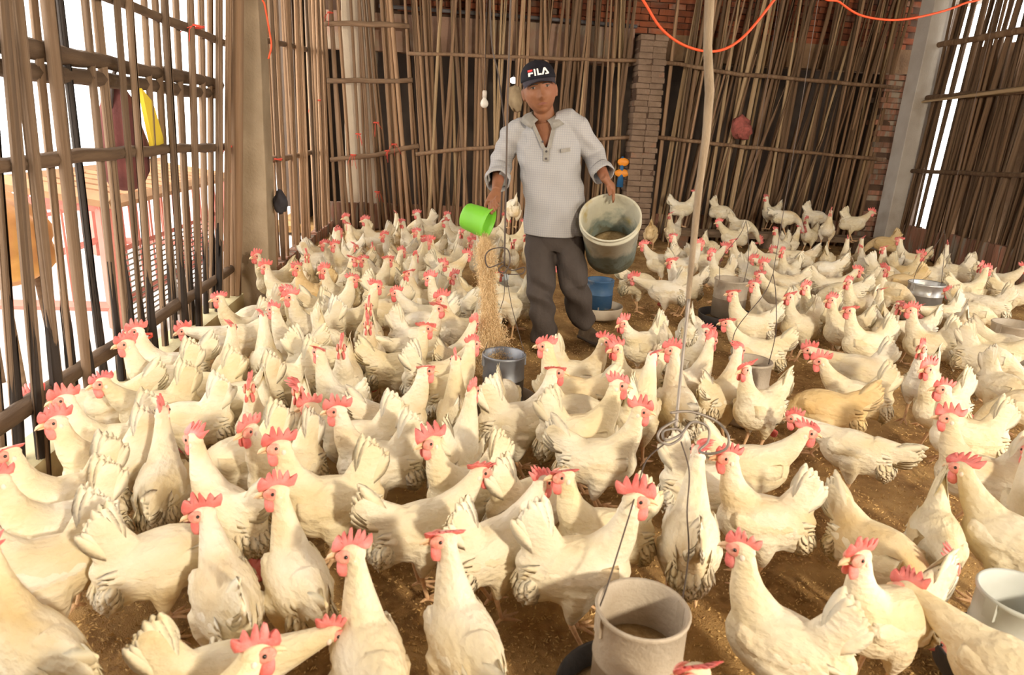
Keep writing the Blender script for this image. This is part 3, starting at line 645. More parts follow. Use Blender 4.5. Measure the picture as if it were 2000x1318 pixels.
b = MB()
b.loft(head_grid())
for s in (-1, 1):
    R3 = (HEAD @ Matrix.Rotation(math.radians(-18*s), 4, 'Z')).to_3x3()
    b.ball(HEAD @ Vector((s*.083, .014, -.004)), (.009, .020, .032), 10, 8, rot=R3); b.ball(HEAD @ Vector((s*.082, .006, -.030)), (.007, .010, .011), 8, 6, rot=R3)
tubeq(b, [(-.215, -.03, 1.30), (-.225, -.015, 1.36), (-.238, .002, 1.43), (-.250, .010, 1.475)], [(.095, .07), (.064, .060), (.058, .056), (.056, .056)], 18, side=(1, 0, 0))
tubeq(b, [(-.125, 0, .70), (-.14, 0, .90), (-.175, 0, 1.10), (-.205, 0, 1.25), (-.218, -.01, 1.335)], [(.150, .105), (.145, .108), (.152, .112), (.155, .100), (.10, .07)], 24, side=(1, 0, 0))
SR, ER, WR_ = (-.385, 0, 1.295), (-.480, -.05, 1.085), (-.472, .19, .952)
SL, EL, WL = (-.055, -.005, 1.365), (.078, -.05, 1.175), (.158, .105, 1.040)
for S_, E_, W_ in ((SR, ER, WR_), (SL, EL, WL)):
    l = lambda a, c, t: tuple(a[i]+(c[i]-a[i])*t for i in range(3))
    tubeq(b, [S_, l(S_, E_, .5), E_, l(E_, W_, .35), l(E_, W_, .8), W_], [.050, .046, .041, .041, .031, .027], 14)
# right hand closed round the scoop handle
HK = (-.480, .268, .898)
fr = []
for k in range(4):
    o = (k-1.5)*.0195; ax = Vector((-.52, .24, -.62)).normalized()     # along the handle, towards the scoop
    c0 = Vector(HK)+ax*(-o)*1.0
    p = lambda du, dw, dz: (c0.x+du, c0.y+dw, c0.z+dz)
    fr.append(([p(.004, -.006, .006), p(.002, .024, -.004), p(.006, .040, -.024), p(.016, .032, -.044), p(.022, .014, -.046)], .0092-.0006*abs(k-1)))
hand(b, WR_, HK, (0, .55, .8), fr, [(-.500, .225, .915), (-.516, .250, .892), (-.520, .275, .868), (-.512, .292, .850)])
# left hand over the pail rim: four fingers outside behind the rim, thumb inside
LK = (.205, .075, .996)
fl = []
_d = (Q(*LK)-Q(*WL)).normalized(); _n = Q(.3, .5, .75); _s = _d.cross((_n-_d*_n.dot(_d)).normalized()); _s = _s if _s.x > 0 else -_s
for k in range(4):
    o = _s*((k-1.5)*.020); p = lambda du, dw, dz: (LK[0]+o.x+du, LK[1]-o.y+dw, LK[2]+o.z-.004*abs(k-1.2)+dz)
    fl.append(([p(0, -.004, .002), p(.004, .008, -.012), p(.006, .0, -.034), p(.006, -.018, -.054), p(.004, -.026, -.062)], .0090-.0006*abs(k-1)))
fl[0] = ([(LK[0]-.012, .085, .990), (LK[0]-.006, .112, .982), (LK[0]+.0, .128, .962), (LK[0]+.002, .134, .938), (LK[0]+.002, .136, .926)], .0095)
hand(b, WL, LK, (.3, .5, .75), fl, [(.172, .098, 1.018), (.176, .122, .996), (.182, .136, .974), (.186, .142, .955)])
HR, KR, AR = (-.205, .0, .70), (-.180, .11, .405), (-.140, .135, .06)
HLg, KL, AL = (-.035, .0, .70), (.022, .06, .415), (.105, -.155, .085)
for H_, K_, A_ in ((HR, KR, AR), (HLg, KL, AL)): tubeq(b, [H_, l(H_, K_, .5), K_, l(K_, A_, .35), A_], [.075, .068, .052, .050, .033], 14)
tubeq(b, [(-.12, 0, .62), (-.12, 0, .72)], [(.13, .09), (.15, .10)], 18, side=(1, 0, 0))
body = obj('body', remesh(b, .0042, M_SKIN, 'body', 2, .4), man)
for s in (-1, 1):
    e = MB(); e.ball(HEAD @ Vector((s*.031, -.0795, .0195)), (.0150, .009, .0058), 12, 8, rot=HEAD.to_3x3()); eo = part('eye', e, mat('eye_white', (.30, .22, .17), rough=.3), man)
    e = MB(); e.ball(HEAD @ Vector((s*.0345, -.0858, .0195)), (.0058, .003, .0056), 10, 6, rot=HEAD.to_3x3()); part('iris', e, M_EYE, eo)
    e = MB(); e.tube([HEAD @ Vector((s*(.031+dx), -.0865+abs(dx)*.25+.001*k_, 0.0255-abs(dx)*.17)) for k_, dx in enumerate((-.017, -.008, 0, .008, .017))], [.0012, .0022, .0025, .0022, .0012], 6); part('eyelashes', e, M_HAIR, man)
    e = MB(); e.tube([HEAD @ Vector((s*x, y, z)) for x, y, z in ((.012, -.1055, .0325), (.026, -.1045, .0365), (.041, -.0970, .0365), (.053, -.084, .031))], [(.003, .0022), (.0042, .003), (.0038, .0026), (.0018, .0014)], 6); part('eyebrow', e, M_HAIR, man)
e = MB(); e.tube([HEAD @ Vector((x, -.0985+abs(x)*.42+(.001 if abs(x) < .01 else 0), -.0625+.0020*math.cos(x*120)-abs(x)*.10)) for x in (-.026, -.017, -.008, 0, .008, .017, .026)], [(.0012, .0012), (.0028, .002), (.0036, .0024), (.0032, .0022), (.0036, .0024), (.0028, .002), (.0012, .0012)], 8, side=(0, 0, 1))
e.tube([HEAD @ Vector((x, -.0980+abs(x)*.42, -.0685+abs(x)*.10)) for x in (-.023, -.014, -.006, 0, .006, .014, .023)], [(.0012, .0012), (.003, .002), (.004, .0026), (.0044, .0028), (.004, .0026), (.003, .002), (.0012, .0012)], 8, side=(0, 0, 1))
part('lips', e, mat('lips', (.23, .085, .055), rough=.5), man)
h = MB(); rings = []
for i in range(9):
    z = -.055+.115*i/8; rg = []
    for k in range(25):
        th = math.radians(2+176*k/24); q = .082*math.sqrt(max(.05, 1-(z/.125)**2)); rg.append(HEAD @ Vector(((q+.0045)*math.cos(th), (.1005*math.sqrt(max(.05, 1-(z/.125)**2))+.005)*math.sin(th) if math.sin(th) > 0 else .1005*math.sin(th), z+.03*max(0, math.cos(th)**2-.4)*(1 if i < 4 else 0))))
    rings.append(rg)
h.loft(rings, cap=False, closed=False); ho = part('hair', h, M_HAIR, man); md = ho.modifiers.new('s', 'SOLIDIFY'); md.thickness = .006
# cap
cap = MB(); CA, CB, CC, CZ = .0885, .109, .102, .056
rings = []
for i in range(15):
    t = i/14*math.pi*.5; rr = max(.012, math.cos(t)); z = CZ+CC*math.sin(t)**.92
    rings.append([HEAD @ Vector((CA*rr**.85*math.cos(a), CB*rr**.85*math.sin(a), z)) for a in [2*math.pi*k/40 for k in range(40)]])
for a_ in rings[0]: pass
cap.loft(rings); capo = part('cap', cap, M_CAP, man)
br = MB(); rt, rb_ = [], []
for i in range(7):
    v = i/6; r1, r2 = [], []
    for k in range(17):
        u = -1+2*k/16; a = u*1.12; x = (CA+.002)*math.sin(a)*(1-.05*v); y = -(CB+.001)*math.cos(a)-v*.055*math.cos(u*1.25); z = CZ+.004-.013*v-.019*u*u*(.4+v*.8)
        r1.append(HEAD @ Vector((x, y, z+.003))); r2.append(HEAD @ Vector((x, y, z-.003)))
    rt.append(r1); rb_.append(r2)
br.loft([a+c[::-1] for a, c in zip(rt, rb_)]); part('brim', br, M_BRIM, capo)
bt = MB(); bt.ball(HEAD @ Vector((0, 0, CZ+CC)), (.008, .008, .004), 10, 6); part('button', bt, M_CAP, capo)
def on_cap(x, z, lift):
    zz = max(0, (z-CZ)/CC); r = max(.05, 1-zz**2.2)**.425; a = math.asin(max(-.99, min(.99, x/(CA*r)))); return HEAD @ Vector((CA*r*math.sin(a)*(1+lift/.09), -CB*r*math.cos(a)*(1+lift/.1), z))
def letter(name, poly, m):
    s_ = .0345; out = []
    for i in range(len(poly)):
        p, q = poly[i], poly[(i+1) % len(poly)]
        for k in range(4): out.append((p[0]+(q[0]-p[0])*k/4, p[1]+(q[1]-p[1])*k/4))
    P = [((x-1.42)*s_, CZ+.022+y*s_) for x, y in out]; n = len(P)
    m_ = MB(); m_.add([on_cap(x, z, .0005) for x, z in P]+[on_cap(x, z, .0038) for x, z in P], [tuple(range(n)), tuple(range(2*n-1, n-1, -1))]+[(i, n+i, n+(i+1) % n, (i+1) % n) for i in range(n)])
    return part(name, m_, m, capo, smooth=False)
letter('red_bar', [(-.02, .66), (.03, .98), (.64, .98), (.64, .70), (.10, .66)], M_LETR)
letter('letter_stem', [(0, 0), (0, .44), (.08, .56), (.64, .56), (.64, .34), (.26, .32), (.23, 0)], M_LETW)
letter('letter', [(.82, 0), (.82, 1), (1.04, 1), (1.04, 0)], M_LETW)
letter('letter', [(1.22, .02), (1.22, 1), (1.44, 1), (1.44, .24), (1.80, .24), (1.80, 0), (1.24, 0)], M_LETW)
letter('letter', [(1.82, 0), (2.16, .92), (2.26, 1), (2.40, 1), (2.48, .92), (2.86, .16), (2.80, .02), (2.34, 0), (2.34, .20), (2.58, .22), (2.34, .70), (2.06, 0)], M_LETW)
# shirt
b = MB()
tubeq(b, [(-.125, .005, .690), (-.128, .006, .76), (-.142, .006, .92), (-.172, .006, 1.08), (-.198, .004, 1.20), (-.214, -.002, 1.29), (-.224, -.010, 1.350), (-.230, -.012, 1.385)],
      [(.186, .140), (.184, .138), (.178, .134), (.180, .132), (.188, .122), (.172, .104), (.118, .084), (.075, .068)], 30, side=(1, 0, 0))
tubeq(b, [(-.27, -.005, 1.315), (-.36, -.005, 1.30), (-.41, -.01, 1.265), (-.455, -.035, 1.17), (-.480, -.048, 1.085), (-.480, .02, 1.045), (-.478, .09, 1.010)], [.056, .068, .074, .070, .068, .066, .066], 18)
tubeq(b, [(-.15, -.008, 1.355), (-.085, -.008, 1.365), (-.04, -.012, 1.330), (.03, -.038, 1.24), (.080, -.050, 1.168), (.108, .0, 1.125), (.132, .052, 1.082)], [.054, .064, .068, .067, .065, .062, .060], 18)
me = remesh(b, .006, M_SHIRT, 'shirt', 5)
bm = bmesh.new(); bm.from_mesh(me)
for v in bm.verts:                                                     # soft folds
    x, y, z = v.co; am = .0035*math.sin(z*34+x*21+math.sin(x*17))+.003*math.sin(x*46-z*13)
    if abs(x+.16) > .16: am += .004*math.sin(z*70+x*40)
    v.co += v.normal*am
def in_v(p):
    z0 = 1.205; c = -.200-(p.z-1.2)*.19
    return p.y < -.02 and p.z > z0 and abs(p.x-c) < .010+(p.z-z0)*.36 or (p.z > 1.375 and abs(p.x+.232) < .07)
kill = [f for f in bm.faces if in_v(f.calc_center_median()) or f.calc_center_median().z < .694]
def near_end(c, e, d, r): return (c-e).dot(d) > 0 and (c-e).length < r
e1, e2 = Q(-.478, .088, 1.011), Q(.131, .050, 1.083); d1, d2 = Q(.0, .9, -.44).normalized(), Q(.42, .70, -.56).normalized()
kill += [f for f in bm.faces if near_end(f.calc_center_median(), e1, d1, .10) or near_end(f.calc_center_median(), e2, d2, .09)]
bmesh.ops.delete(bm, geom=list(set(kill)), context='FACES')
for it in range(14):                                                   # even out the cut edges
    bd = [v for v in bm.verts if v.is_boundary]
    new = [(v, sum((e.other_vert(v).co for e in v.link_edges if e.is_boundary), Vector())/max(1, sum(1 for e in v.link_edges if e.is_boundary))) for v in bd]
    for v, c in new: v.co = v.co.lerp(c, .5)
bm.to_mesh(me); bm.free(); me.shade_smooth()
shirt = obj('shirt', me, man); md = shirt.modifiers.new('s', 'SOLIDIFY'); md.thickness = .004; md.offset = 0
for e_, d_, r_ in ((e1, d1, .066), (e2, d2, .060)):
    c = MB(); a = e_-d_*.028; bq = e_+d_*.028
    sd = Vector((1, 0, 0)); q = (sd-d_*sd.dot(d_)).normalized(); nn = d_.cross(q); rings = []
    for t, rr in ((.05, .98), (0, 1.10), (.2, 1.17), (.5, 1.16), (.8, 1.17), (1.0, 1.12), (.96, 1.03), (.55, .99), (.15, .98)):
        rings.append([a.lerp(bq, t)+q*(r_*rr*math.cos(k*.2618)*(1+.03*math.sin(k*1.3)))+nn*(r_*rr*math.sin(k*.2618)*(1+.03*math.sin(k*1.7)))+d_*.004*math.sin(k*.9) for k in range(24)])
    rings.append(rings[0]); c.loft(rings, cap=False); part('rolled_cuff', c, M_SHIRT, shirt)
NECKC = Q(-.233, -.004, 1.375)
for s in (-1, 1):                                                      # collar wings
    c = MB(); ra_, rb2 = [], []
    for i in range(11):
        t = i/10; a = math.radians(90-t*158)                            # from the nape round to the front
        q = Vector((s*math.cos(a), math.sin(a), 0)); zt = .040-.058*t*t; wid = .030+.026*t
        top = NECKC+Vector((q.x*.074, q.y*.070, zt)); low = NECKC+Vector((q.x*(.078+.048+.010*t)+s*.010*t, q.y*(.074+.046)-.012*t, zt-wid+.006))
        mid = top.lerp(low, .45)+Vector((q.x, q.y, .3))*.010
        ra_.append([top, mid, low]); rb2.append([top-Vector((q.x*.006, q.y*.006, 0)), mid-Vector((q.x, q.y, .2))*.006, low-Vector((q.x, q.y, 0))*.006])
    c.loft([x+y[::-1] for x, y in zip(ra_, rb2)]); part('collar', c, M_COLLAR, shirt)
def front_y(x, z):
    c = -.172+(-.198+.172)*((z-1.08)/.12) if z > 1.08 else -.142+(-.172+.142)*((z-.92)/.16)
    a, w_ = .182, .128 if z > 1.15 else .134
    return -w_*math.sqrt(max(.05, 1-((x-c)/a)**2))-.006
pl = MB(); pts = [(-.196, 1.130), (-.197, 1.165), (-.199, 1.205)]
pl.loft([[Vector((x+dx, front_y(x, z)-dy, z)) for dx, dy in ((-.016, .002), (-.016, .007), (.016, .007), (.016, .002))] for x, z in pts]); part('placket', pl, M_COLLAR, shirt, smooth=False)
for sx in (-1, 1):
    pl = MB(); pl.loft([[Vector((-.199-(z-1.2)*.19+sx*(.010+(z-1.205)*.36+.006)+dx, front_y(-.2, 1.2)+(z-1.2)*.20-dy+abs(sx*(z-1.205))*.10, z)) for dx, dy in ((-.011, -.004), (-.011, .006), (.011, .006), (.011, -.004))] for z in (1.20, 1.235, 1.27, 1.31, 1.345)]); part('placket_edge', pl, M_COLLAR, shirt, smooth=False)
for x, z in ((-.196, 1.145), (-.197, 1.185), (-.222, 1.238)):
    q = MB(); q.ball((x, front_y(x, z)-.009, z), (.0065, .003, .0065), 10, 6); part('button', q, mat('dark_button', (.06, .05, .05), rough=.4), shirt)
q = MB(); q.loft([[Vector((x, front_y(x, z)-o-.002, z)) for z, o in ((1.190+sl, .0), (1.190+sl, .005), (1.212+sl, .005), (1.212+sl, .0))] for x, sl in ((-.115, -.010), (-.095, -.006), (-.075, -.002), (-.055, .003), (-.040, .006))]); part('pocket_band', q, M_COLLAR, shirt, smooth=False)
# trousers, shoes
b = MB()
tubeq(b, [(-.12, 0, .60), (-.12, 0, .66), (-.123, 0, .76), (-.128, 0, .85)], [(.168, .112), (.178, .122), (.172, .122), (.150, .110)], 26, side=(1, 0, 0))
tubeq(b, [(-.205, .0, .66), (-.202, .05, .53), (-.186, .10, .405), (-.165, .125, .24), (-.148, .130, .10), (-.144, .130, .050)], [(.100, .108), (.094, .098), (.083, .086), (.078, .082), (.077, .086), (.078, .088)], 20, side=(1, 0, 0))
tubeq(b, [(-.035, .0, .66), (-.010, .04, .53), (.022, .055, .415), (.055, -.03, .27), (.085, -.10, .16), (.094, -.12, .125)], [(.098, .108), (.092, .098), (.086, .088), (.084, .082), (.084, .084), (.084, .084)], 20, side=(1, 0, 0))
me = remesh(b, .006, M_TROUSER, 'trousers', 6)
bm = bmesh.new(); bm.from_mesh(me)
for v in bm.verts:
    x, y, z = v.co; k = .012*math.exp(-((z-.38)/.11)**2)+.010*math.exp(-((z-.10)/.09)**2)+.005
    v.co += v.normal*(k*math.sin(z*38+x*25+math.sin(z*11+y*20)*1.5)*.8+.003*math.sin(x*60+z*9)-.006*math.exp(-((abs(x+.19)-.0)/.012)**2)*(1 if z < .6 and y < 0 else 0)*-.6)
bm.to_mesh(me); bm.free(); me.shade_smooth(); obj('trousers', me, man)
def shoe(heel, toe):
    heel, toe = Vector(heel), Vector(toe); d = (toe-heel).normalized(); s_ = Vector((-d.y, d.x, 0)); b = MB(); L = (toe-heel).length; rings = []
    for t, w, hh in ((0, .020, .05), (.06, .034, .075), (.25, .036, .085), (.42, .040, .075), (.6, .047, .058), (.8, .046, .046), (.94, .034, .036), (1.0, .014, .022)):
        rings.append([heel+d*(L*t)+s_*(w*math.cos(a))*(1 if math.sin(a) > 0 else 1.05)+Vector((0, 0, max(.012, .016+hh*math.sin(a)) if math.sin(a) > 0 else .012+.006*math.sin(a))) for a in [2*math.pi*k/16 for k in range(16)]])
    b.loft(rings); so = part('shoe', b, M_SHOE, man); b = MB()
    b.loft([[heel+d*(L*t)+s_*(w*c)+Vector((0, 0, z)) for c, z in ((-1, .0), (1, .0), (1, .017), (-1, .017))] for t, w in ((-.01, .026), (.08, .038), (.4, .042), (.65, .051), (.85, .048), (1.0, .022))]); part('sole', b, mat('shoe_sole', (.10, .08, .06)), so)
shoe(Q(-.148, .07, 0), Q(-.118, .31, 0)); shoe(Q(.085, -.17, .0), Q(.235, -.005, .0))

# ------------------------------------------------------------------ what he holds: scoop and pail, and the falling feed
mw = man.matrix_basis.copy() if False else Matrix.Translation(MO) @ Matrix.Rotation(-AZ, 4, 'Z')
def W(u, w, z): return mw @ Q(u, w, z)
def frame_at(c, n):
    n = Vector(n).normalized(); return Matrix.Translation(c) @ n.to_track_quat('Z', 'Y').to_matrix().to_4x4()
NB = mw.to_3x3() @ Q(-.10, .68, .73); PC = W(.196, .200, .838)
def pail_mat():
    m = mat('stained_pail', (.56, .53, .40), (.47, .44, .33), 5, .6, .3, 60, c3=(.40, .31, .13), scale3=7, lo3=.56, hi3=.7); nt = m.node_tree; N = nt.nodes; L = nt.links; b = N['Principled BSDF']
    src = b.inputs['Base Color'].links[0].from_socket; tc = N.new('ShaderNodeTexCoord'); sx = N.new('ShaderNodeSeparateXYZ'); L.new(tc.outputs['Object'], sx.inputs[0])
    nz = N.new('ShaderNodeTexNoise'); nz.inputs['Scale'].default_value = 11; nz.inputs['Detail'].default_value = 6; L.new(tc.outputs['Object'], nz.inputs['Vector'])
    a = N.new('ShaderNodeMath'); a.operation = 'MULTIPLY_ADD'; a.inputs[1].default_value = .34; L.new(nz.outputs[0], a.inputs[0]); L.new(sx.outputs[2], a.inputs[2])
    def layer(src, lo, hi, col, amt):
        r = N.new('ShaderNodeMapRange'); r.inputs['From Min'].default_value = hi; r.inputs['From Max'].default_value = lo; r.inputs['To Max'].default_value = amt; L.new(a.outputs[0], r.inputs['Value'])
        x = N.new('ShaderNodeMix'); x.data_type = 'RGBA'; L.new(r.outputs[0], x.inputs[0]); L.new(src, x.inputs[6]); x.inputs[7].default_value = (*col, 1); return x.outputs[2]
    s1 = layer(src, -.06, .03, (.11, .15, .13), .85); s2 = layer(s1, -.14, -.10, (.085, .075, .035), .85)
    L.new(s2, b.inputs['Base Color']); return m
pail = empty('pail'); pail.matrix_world = frame_at(PC, NB); tag(pail, 'large stained cream pail tilted under the man\'s arm, held by its rim', 'pail')
q = MB(); q.lathe([(0, -.355), (.146, -.355), (.150, -.350), (.171, -.045), (.180, -.043), (.181, -.026), (.174, -.022), (.175, -.004), (.180, -.002), (.180, .006), (.172, .008), (.168, .002), (.166, -.05), (.146, -.340), (0, -.342)], 48); part('pail_wall', q, pail_mat(), pail)
q = MB(); q.lathe([(0, -.255), (.06, -.262), (.11, -.275), (.148, -.300), (.148, -.335), (0, -.335)], 32); part('feed', q, M_FEED, pail)
q = MB(); q.tube([(.183*math.cos(t), -.183*math.sin(t)*.99, -.03-.21*math.sin(t-math.pi)) for t in [math.pi+math.pi*i/16 for i in range(17)]], .0022, 6); part('wire_bail', q, M_WIRE2, pail)
ND = mw.to_3x3() @ Q(.90, .22, -.24); DC = W(-.500, .300, .772)
dip = empty('scoop'); dip.matrix_world = frame_at(DC, ND); tag(dip, 'bright green plastic scoop tipped over in the man\'s hand, pouring feed', 'scoop')
M_GREEN = mat('green_plastic', (.20, .56, .045), (.18, .50, .04), 4, .4, sub=.1)
q = MB(); q.lathe([(0, -.155), (.058, -.155), (.070, -.148), (.076, -.135), (.086, -.02), (.090, .0), (.095, .004), (.094, .008), (.087, .006), (.083, -.02), (.073, -.132), (.060, -.148), (0, -.150)], 40); part('cup', q, M_GREEN, dip)
inv = dip.matrix_world.inverted(); h0, h1 = inv @ W(-.494, .285, .862), inv @ W(-.462, .262, .908)
rimp = Vector((h0.x, h0.y, 0)).normalized()*.090
q = MB(); q.tube([rimp+Vector((0, 0, -.006)), rimp.lerp(h0, .5), h0, h0.lerp(h1, .5), h1], [(.016, .012), (.014, .011), (.0135, .011), (.014, .012), (.010, .009)], 12); part('handle', q, mat('cream_handle', (.72, .68, .42), rough=.5), dip)
st = MB(); R = random.Random(5); P0 = W(-.520, .330, .715); P1 = F2+Vector((-.045, .02, .20))
for k in range(42000):
    t = R.random()**.75; c = P0.lerp(P1, t); c.z = P0.z+(P1.z-P0.z)*(.35*t+.65*t*t) if False else P0.z+(P1.z-P0.z)*t
    c.x = P0.x+(P1.x-P0.x)*t**.55*.9; sp_ = .026+.022*t**.8+.010*math.sin(t*9)
    g = Vector((R.gauss(0, 1), R.gauss(0, .8), R.gauss(0, .5)))*sp_*.62
    if t < .1: g *= .8
    c = c+g; a = R.uniform(0, 6.28); l = R.uniform(.003, .006); w_ = l*.33
    dx = Vector((math.cos(a)*.5, math.sin(a)*.5, R.uniform(.4, 1))).normalized(); sx_ = dx.orthogonal().normalized(); sy_ = dx.cross(sx_)
    st.add([c+dx*l, c+sx_*w_, c-sx_*w_*.5+sy_*w_*.87, c-sx_*w_*.5-sy_*w_*.87, c-dx*l], [(0, 1, 2), (0, 2, 3), (0, 3, 1), (4, 2, 1), (4, 3, 2), (4, 1, 3)])
tag(part('falling_feed', st, mat('grain', (.80, .60, .34), (.66, .46, .23), 40, .9), None, smooth=False), 'stream of grain falling from the green scoop towards the feeder below', 'grain', kind='stuff')
# ------------------------------------------------------------------ hens
NECKS = {   # neck path (x, z, radius), head centre, head pitch
 'b': ([(.035, .262, .074), (.072, .312, .060), (.095, .365, .044), (.108, .42, .032), (.116, .462, .026)], (.124, .482), -2),
 'u': ([(.040, .260, .074), (.078, .305, .060), (.102, .350, .045), (.113, .395, .033), (.117, .428, .027)], (.127, .449), -4),
 'n': ([(.042, .256, .074), (.090, .292, .058), (.128, .328, .044), (.152, .362, .033), (.164, .382, .027)], (.177, .398), -8),
 'f': ([(.045, .250, .074), (.105, .268, .056), (.165, .284, .042), (.212, .297, .031), (.236, .304, .026)], (.255, .308), -16),
 'd': ([(.045, .244, .074), (.105, .236, .056), (.160, .196, .042), (.193, .148, .031), (.207, .122, .026)], (.222, .098), -62)}
TAILS = {'h': 68, 'm': 40, 'l': 8}

def feather(mb, root, direction, side, length, width, thick=.0028, curve=0.0, n=6, tip=.55):
    """one closed feather blade: flat in the plane of direction x (side x direction)"""
    d = Vector(direction).normalized(); s = Vector(side); s = (s-d*s.dot(d)).normalized(); w = d.cross(s)
    rings = []
    for i in range(n+1):
        t = i/n
        ww = width*(.35+.65*min(1, t*2.2))*(1.0 if t < tip else math.sqrt(max(.02, 1-((t-tip)/(1-tip))**2)))
        c = Vector(root)+d*(length*t)+w*(curve*t*t)
        rings.append([c-w*ww*.5, c+s*thick*.5*(1.2-t), c+w*ww*.5, c-s*thick*.5*(1.2-t)])
    mb.loft(rings)

def head_frame(nk, turn):
    (path, (hx, hz), pitch) = NECKS[nk]
    a = math.radians({'S': 0, 'L': 72, 'R': -72}[turn])
    return Matrix.Translation((hx-.012*abs(math.sin(a)), .012*math.sin(a), hz)) @ Matrix.Rotation(a, 4, 'Z') @ Matrix.Rotation(math.radians(-pitch), 4, 'Y')

def hen_body_mesh(nk, tl, turn):
    b = MB(); S = (0, 1, 0)
    prof = [(-.165, .272, .018, .018), (-.14, .258, .052, .045), (-.10, .243, .078, .066), (-.05, .233, .092, .078), (0, .231, .097, .083),
            (.045, .236, .093, .080), (.085, .243, .078, .067), (.115, .250, .055, .048), (.134, .254, .022, .02)]
    b.tube([(x, 0, z) for x, z, h, w in prof], [(w, h) for x, z, h, w in prof], 16, side=S)
    path, (hx, hz), pitch = NECKS[nk]; a = math.radians({'S': 0, 'L': 72, 'R': -72}[turn])
    m = len(path)
    b.tube([(x-.006*abs(math.sin(a))*(i/m), .008*math.sin(a)*(i/m)**2, z) for i, (x, z, r) in enumerate(path)] + [tuple(head_frame(nk, turn) @ Vector((-.004, 0, -.002)))],
           [(r*.84, r) for x, z, r in path]+[(.019, .021)], 14, side=S)
    H = head_frame(nk, turn); R3 = H.to_3x3()
    b.ball(H @ Vector((0, 0, 0)), (.034, .0215, .0245), 14, 8, rot=R3)
    b.ball(H @ Vector((.022, 0, -.004)), (.019, .0135, .0155), 10, 6, rot=R3)
    t = math.radians(TAILS[tl]); d = Vector((-math.cos(t), 0, math.sin(t)))
    r0 = Vector((-.085, 0, .262))
    b.tube([r0, r0+d*.04, r0+d*.08, r0+d*.12, r0+d*.15, r0+d*.164], [(.056, .068), (.041, .060), (.028, .053), (.018, .046), (.010, .034), (.005, .018)], 14, side=S)
    b.ball((-.105, 0, .205), (.068, .062, .062), 12, 8)                # vent fluff
    for s in (-1, 1):
        b.tube([(-.005, .046*s, .215), (-.010, .049*s, .165), (-.016, .046*s, .125), (-.018, .043*s, .096)], [.052, .041, .024, .011], 10)
    return remesh(b, .0055, M_FEATHER, 'hen', 5)

def wing_mesh(s):
    """folded wing: stepped rows of coverts and long flight feathers that end beside the tail"""
    b = MB(); nu, nv = 26, 12; g = []
    for i in range(nu+1):
        u = i/nu; x = .092-.235*u
        top = .285-.012*u-.030*max(0, u-.75)/.25*u; bot = .215-.012*math.sin(u*3.1)+.032*u*u*u+.02*max(0, .12-u)/.12
        row = []
        for j in range(nv+1):
            v = j/nv; z = top+(bot-top)*v
            bulge = math.sin(math.pi*min(1, .08+u*.92))**.6*math.sin(math.pi*(.06+.88*v))**.7
            rows = 4.0 if u < .55 else 2.5
            step = .0035*((u*rows*1.7+.25*math.cos(v*9)) % 1.0)
            y = .057+.033*bulge*(1-.35*u)+step-.012*u
            row.append((x, s*y, z))
        g.append(row)
    vs = [p for r in g for p in r]+[(x, s*(abs(y)*.3+.01), z) for r in g for x, y, z in r]
    n0 = (nu+1)*(nv+1); W = nv+1; fs = []
    for i in range(nu):
        for j in range(nv):
            q = (i*W+j, i*W+j+1, (i+1)*W+j+1, (i+1)*W+j)
            fs.append(q if s > 0 else q[::-1]); fs.append(tuple(k+n0 for k in (q[::-1] if s > 0 else q)))
    rim = [i*W for i in range(nu+1)]+[nu*W+j for j in range(1, nv+1)]+[i*W+nv for i in range(nu-1, -1, -1)]+[j for j in range(nv-1, 0, -1)]
    for k in range(len(rim)):
        a, c = rim[k], rim[(k+1) % len(rim)]; fs.append((a, c, c+n0, a+n0))
    b.add(vs, fs)
    for k in range(6):
        feather(b, (-.035-.008*k, s*(.063-.003*k), .268-.010*k), (-1, -s*.15, -.02-.055*k), (0, s, .25), .125-.006*k, .026, .003)
    return b.mesh('wing', M_FEATHER)

def tail_mesh(tl):
    b = MB(); t0 = TAILS[tl]
    r0 = Vector((-.085, 0, .262))
    for s in (-1, 1):
        for k in range(7):
            t = math.radians(t0+15-k*5.6); d = Vector((-math.cos(t), s*-.235, math.sin(t)))
            feather(b, r0+Vector((0, s*(.0405+.0006*k), 0))+d*.05, d, (0, s, .08), .150-.008*k+random.uniform(-.012, .010), .046, .0022, 0, 8, .40)
    return b.mesh('tail', M_TAIL)

def fluff_mesh():
    b = MB(); R = random.Random(3)
    for k in range(150):
        a = R.uniform(-1, 1)*1.5; u = R.random(); v = R.uniform(-.9, .55)
        nrm = Vector((-math.cos(a)*math.cos(v), math.sin(a)*math.cos(v), math.sin(v)))
        p = Vector((-.105, 0, .205))+Vector((nrm.x*.069, nrm.y*.063, nrm.z*.063))
        dn = Vector((-.55, math.sin(a)*.25, -.85)); d = (dn-nrm*dn.dot(nrm)*.90)
        feather(b, p-nrm*.0015, d, nrm, .034+R.uniform(0, .014), .026, .002, R.uniform(-.003, .003), 4, .45)
    return b.mesh('fluff', M_FEATHER)

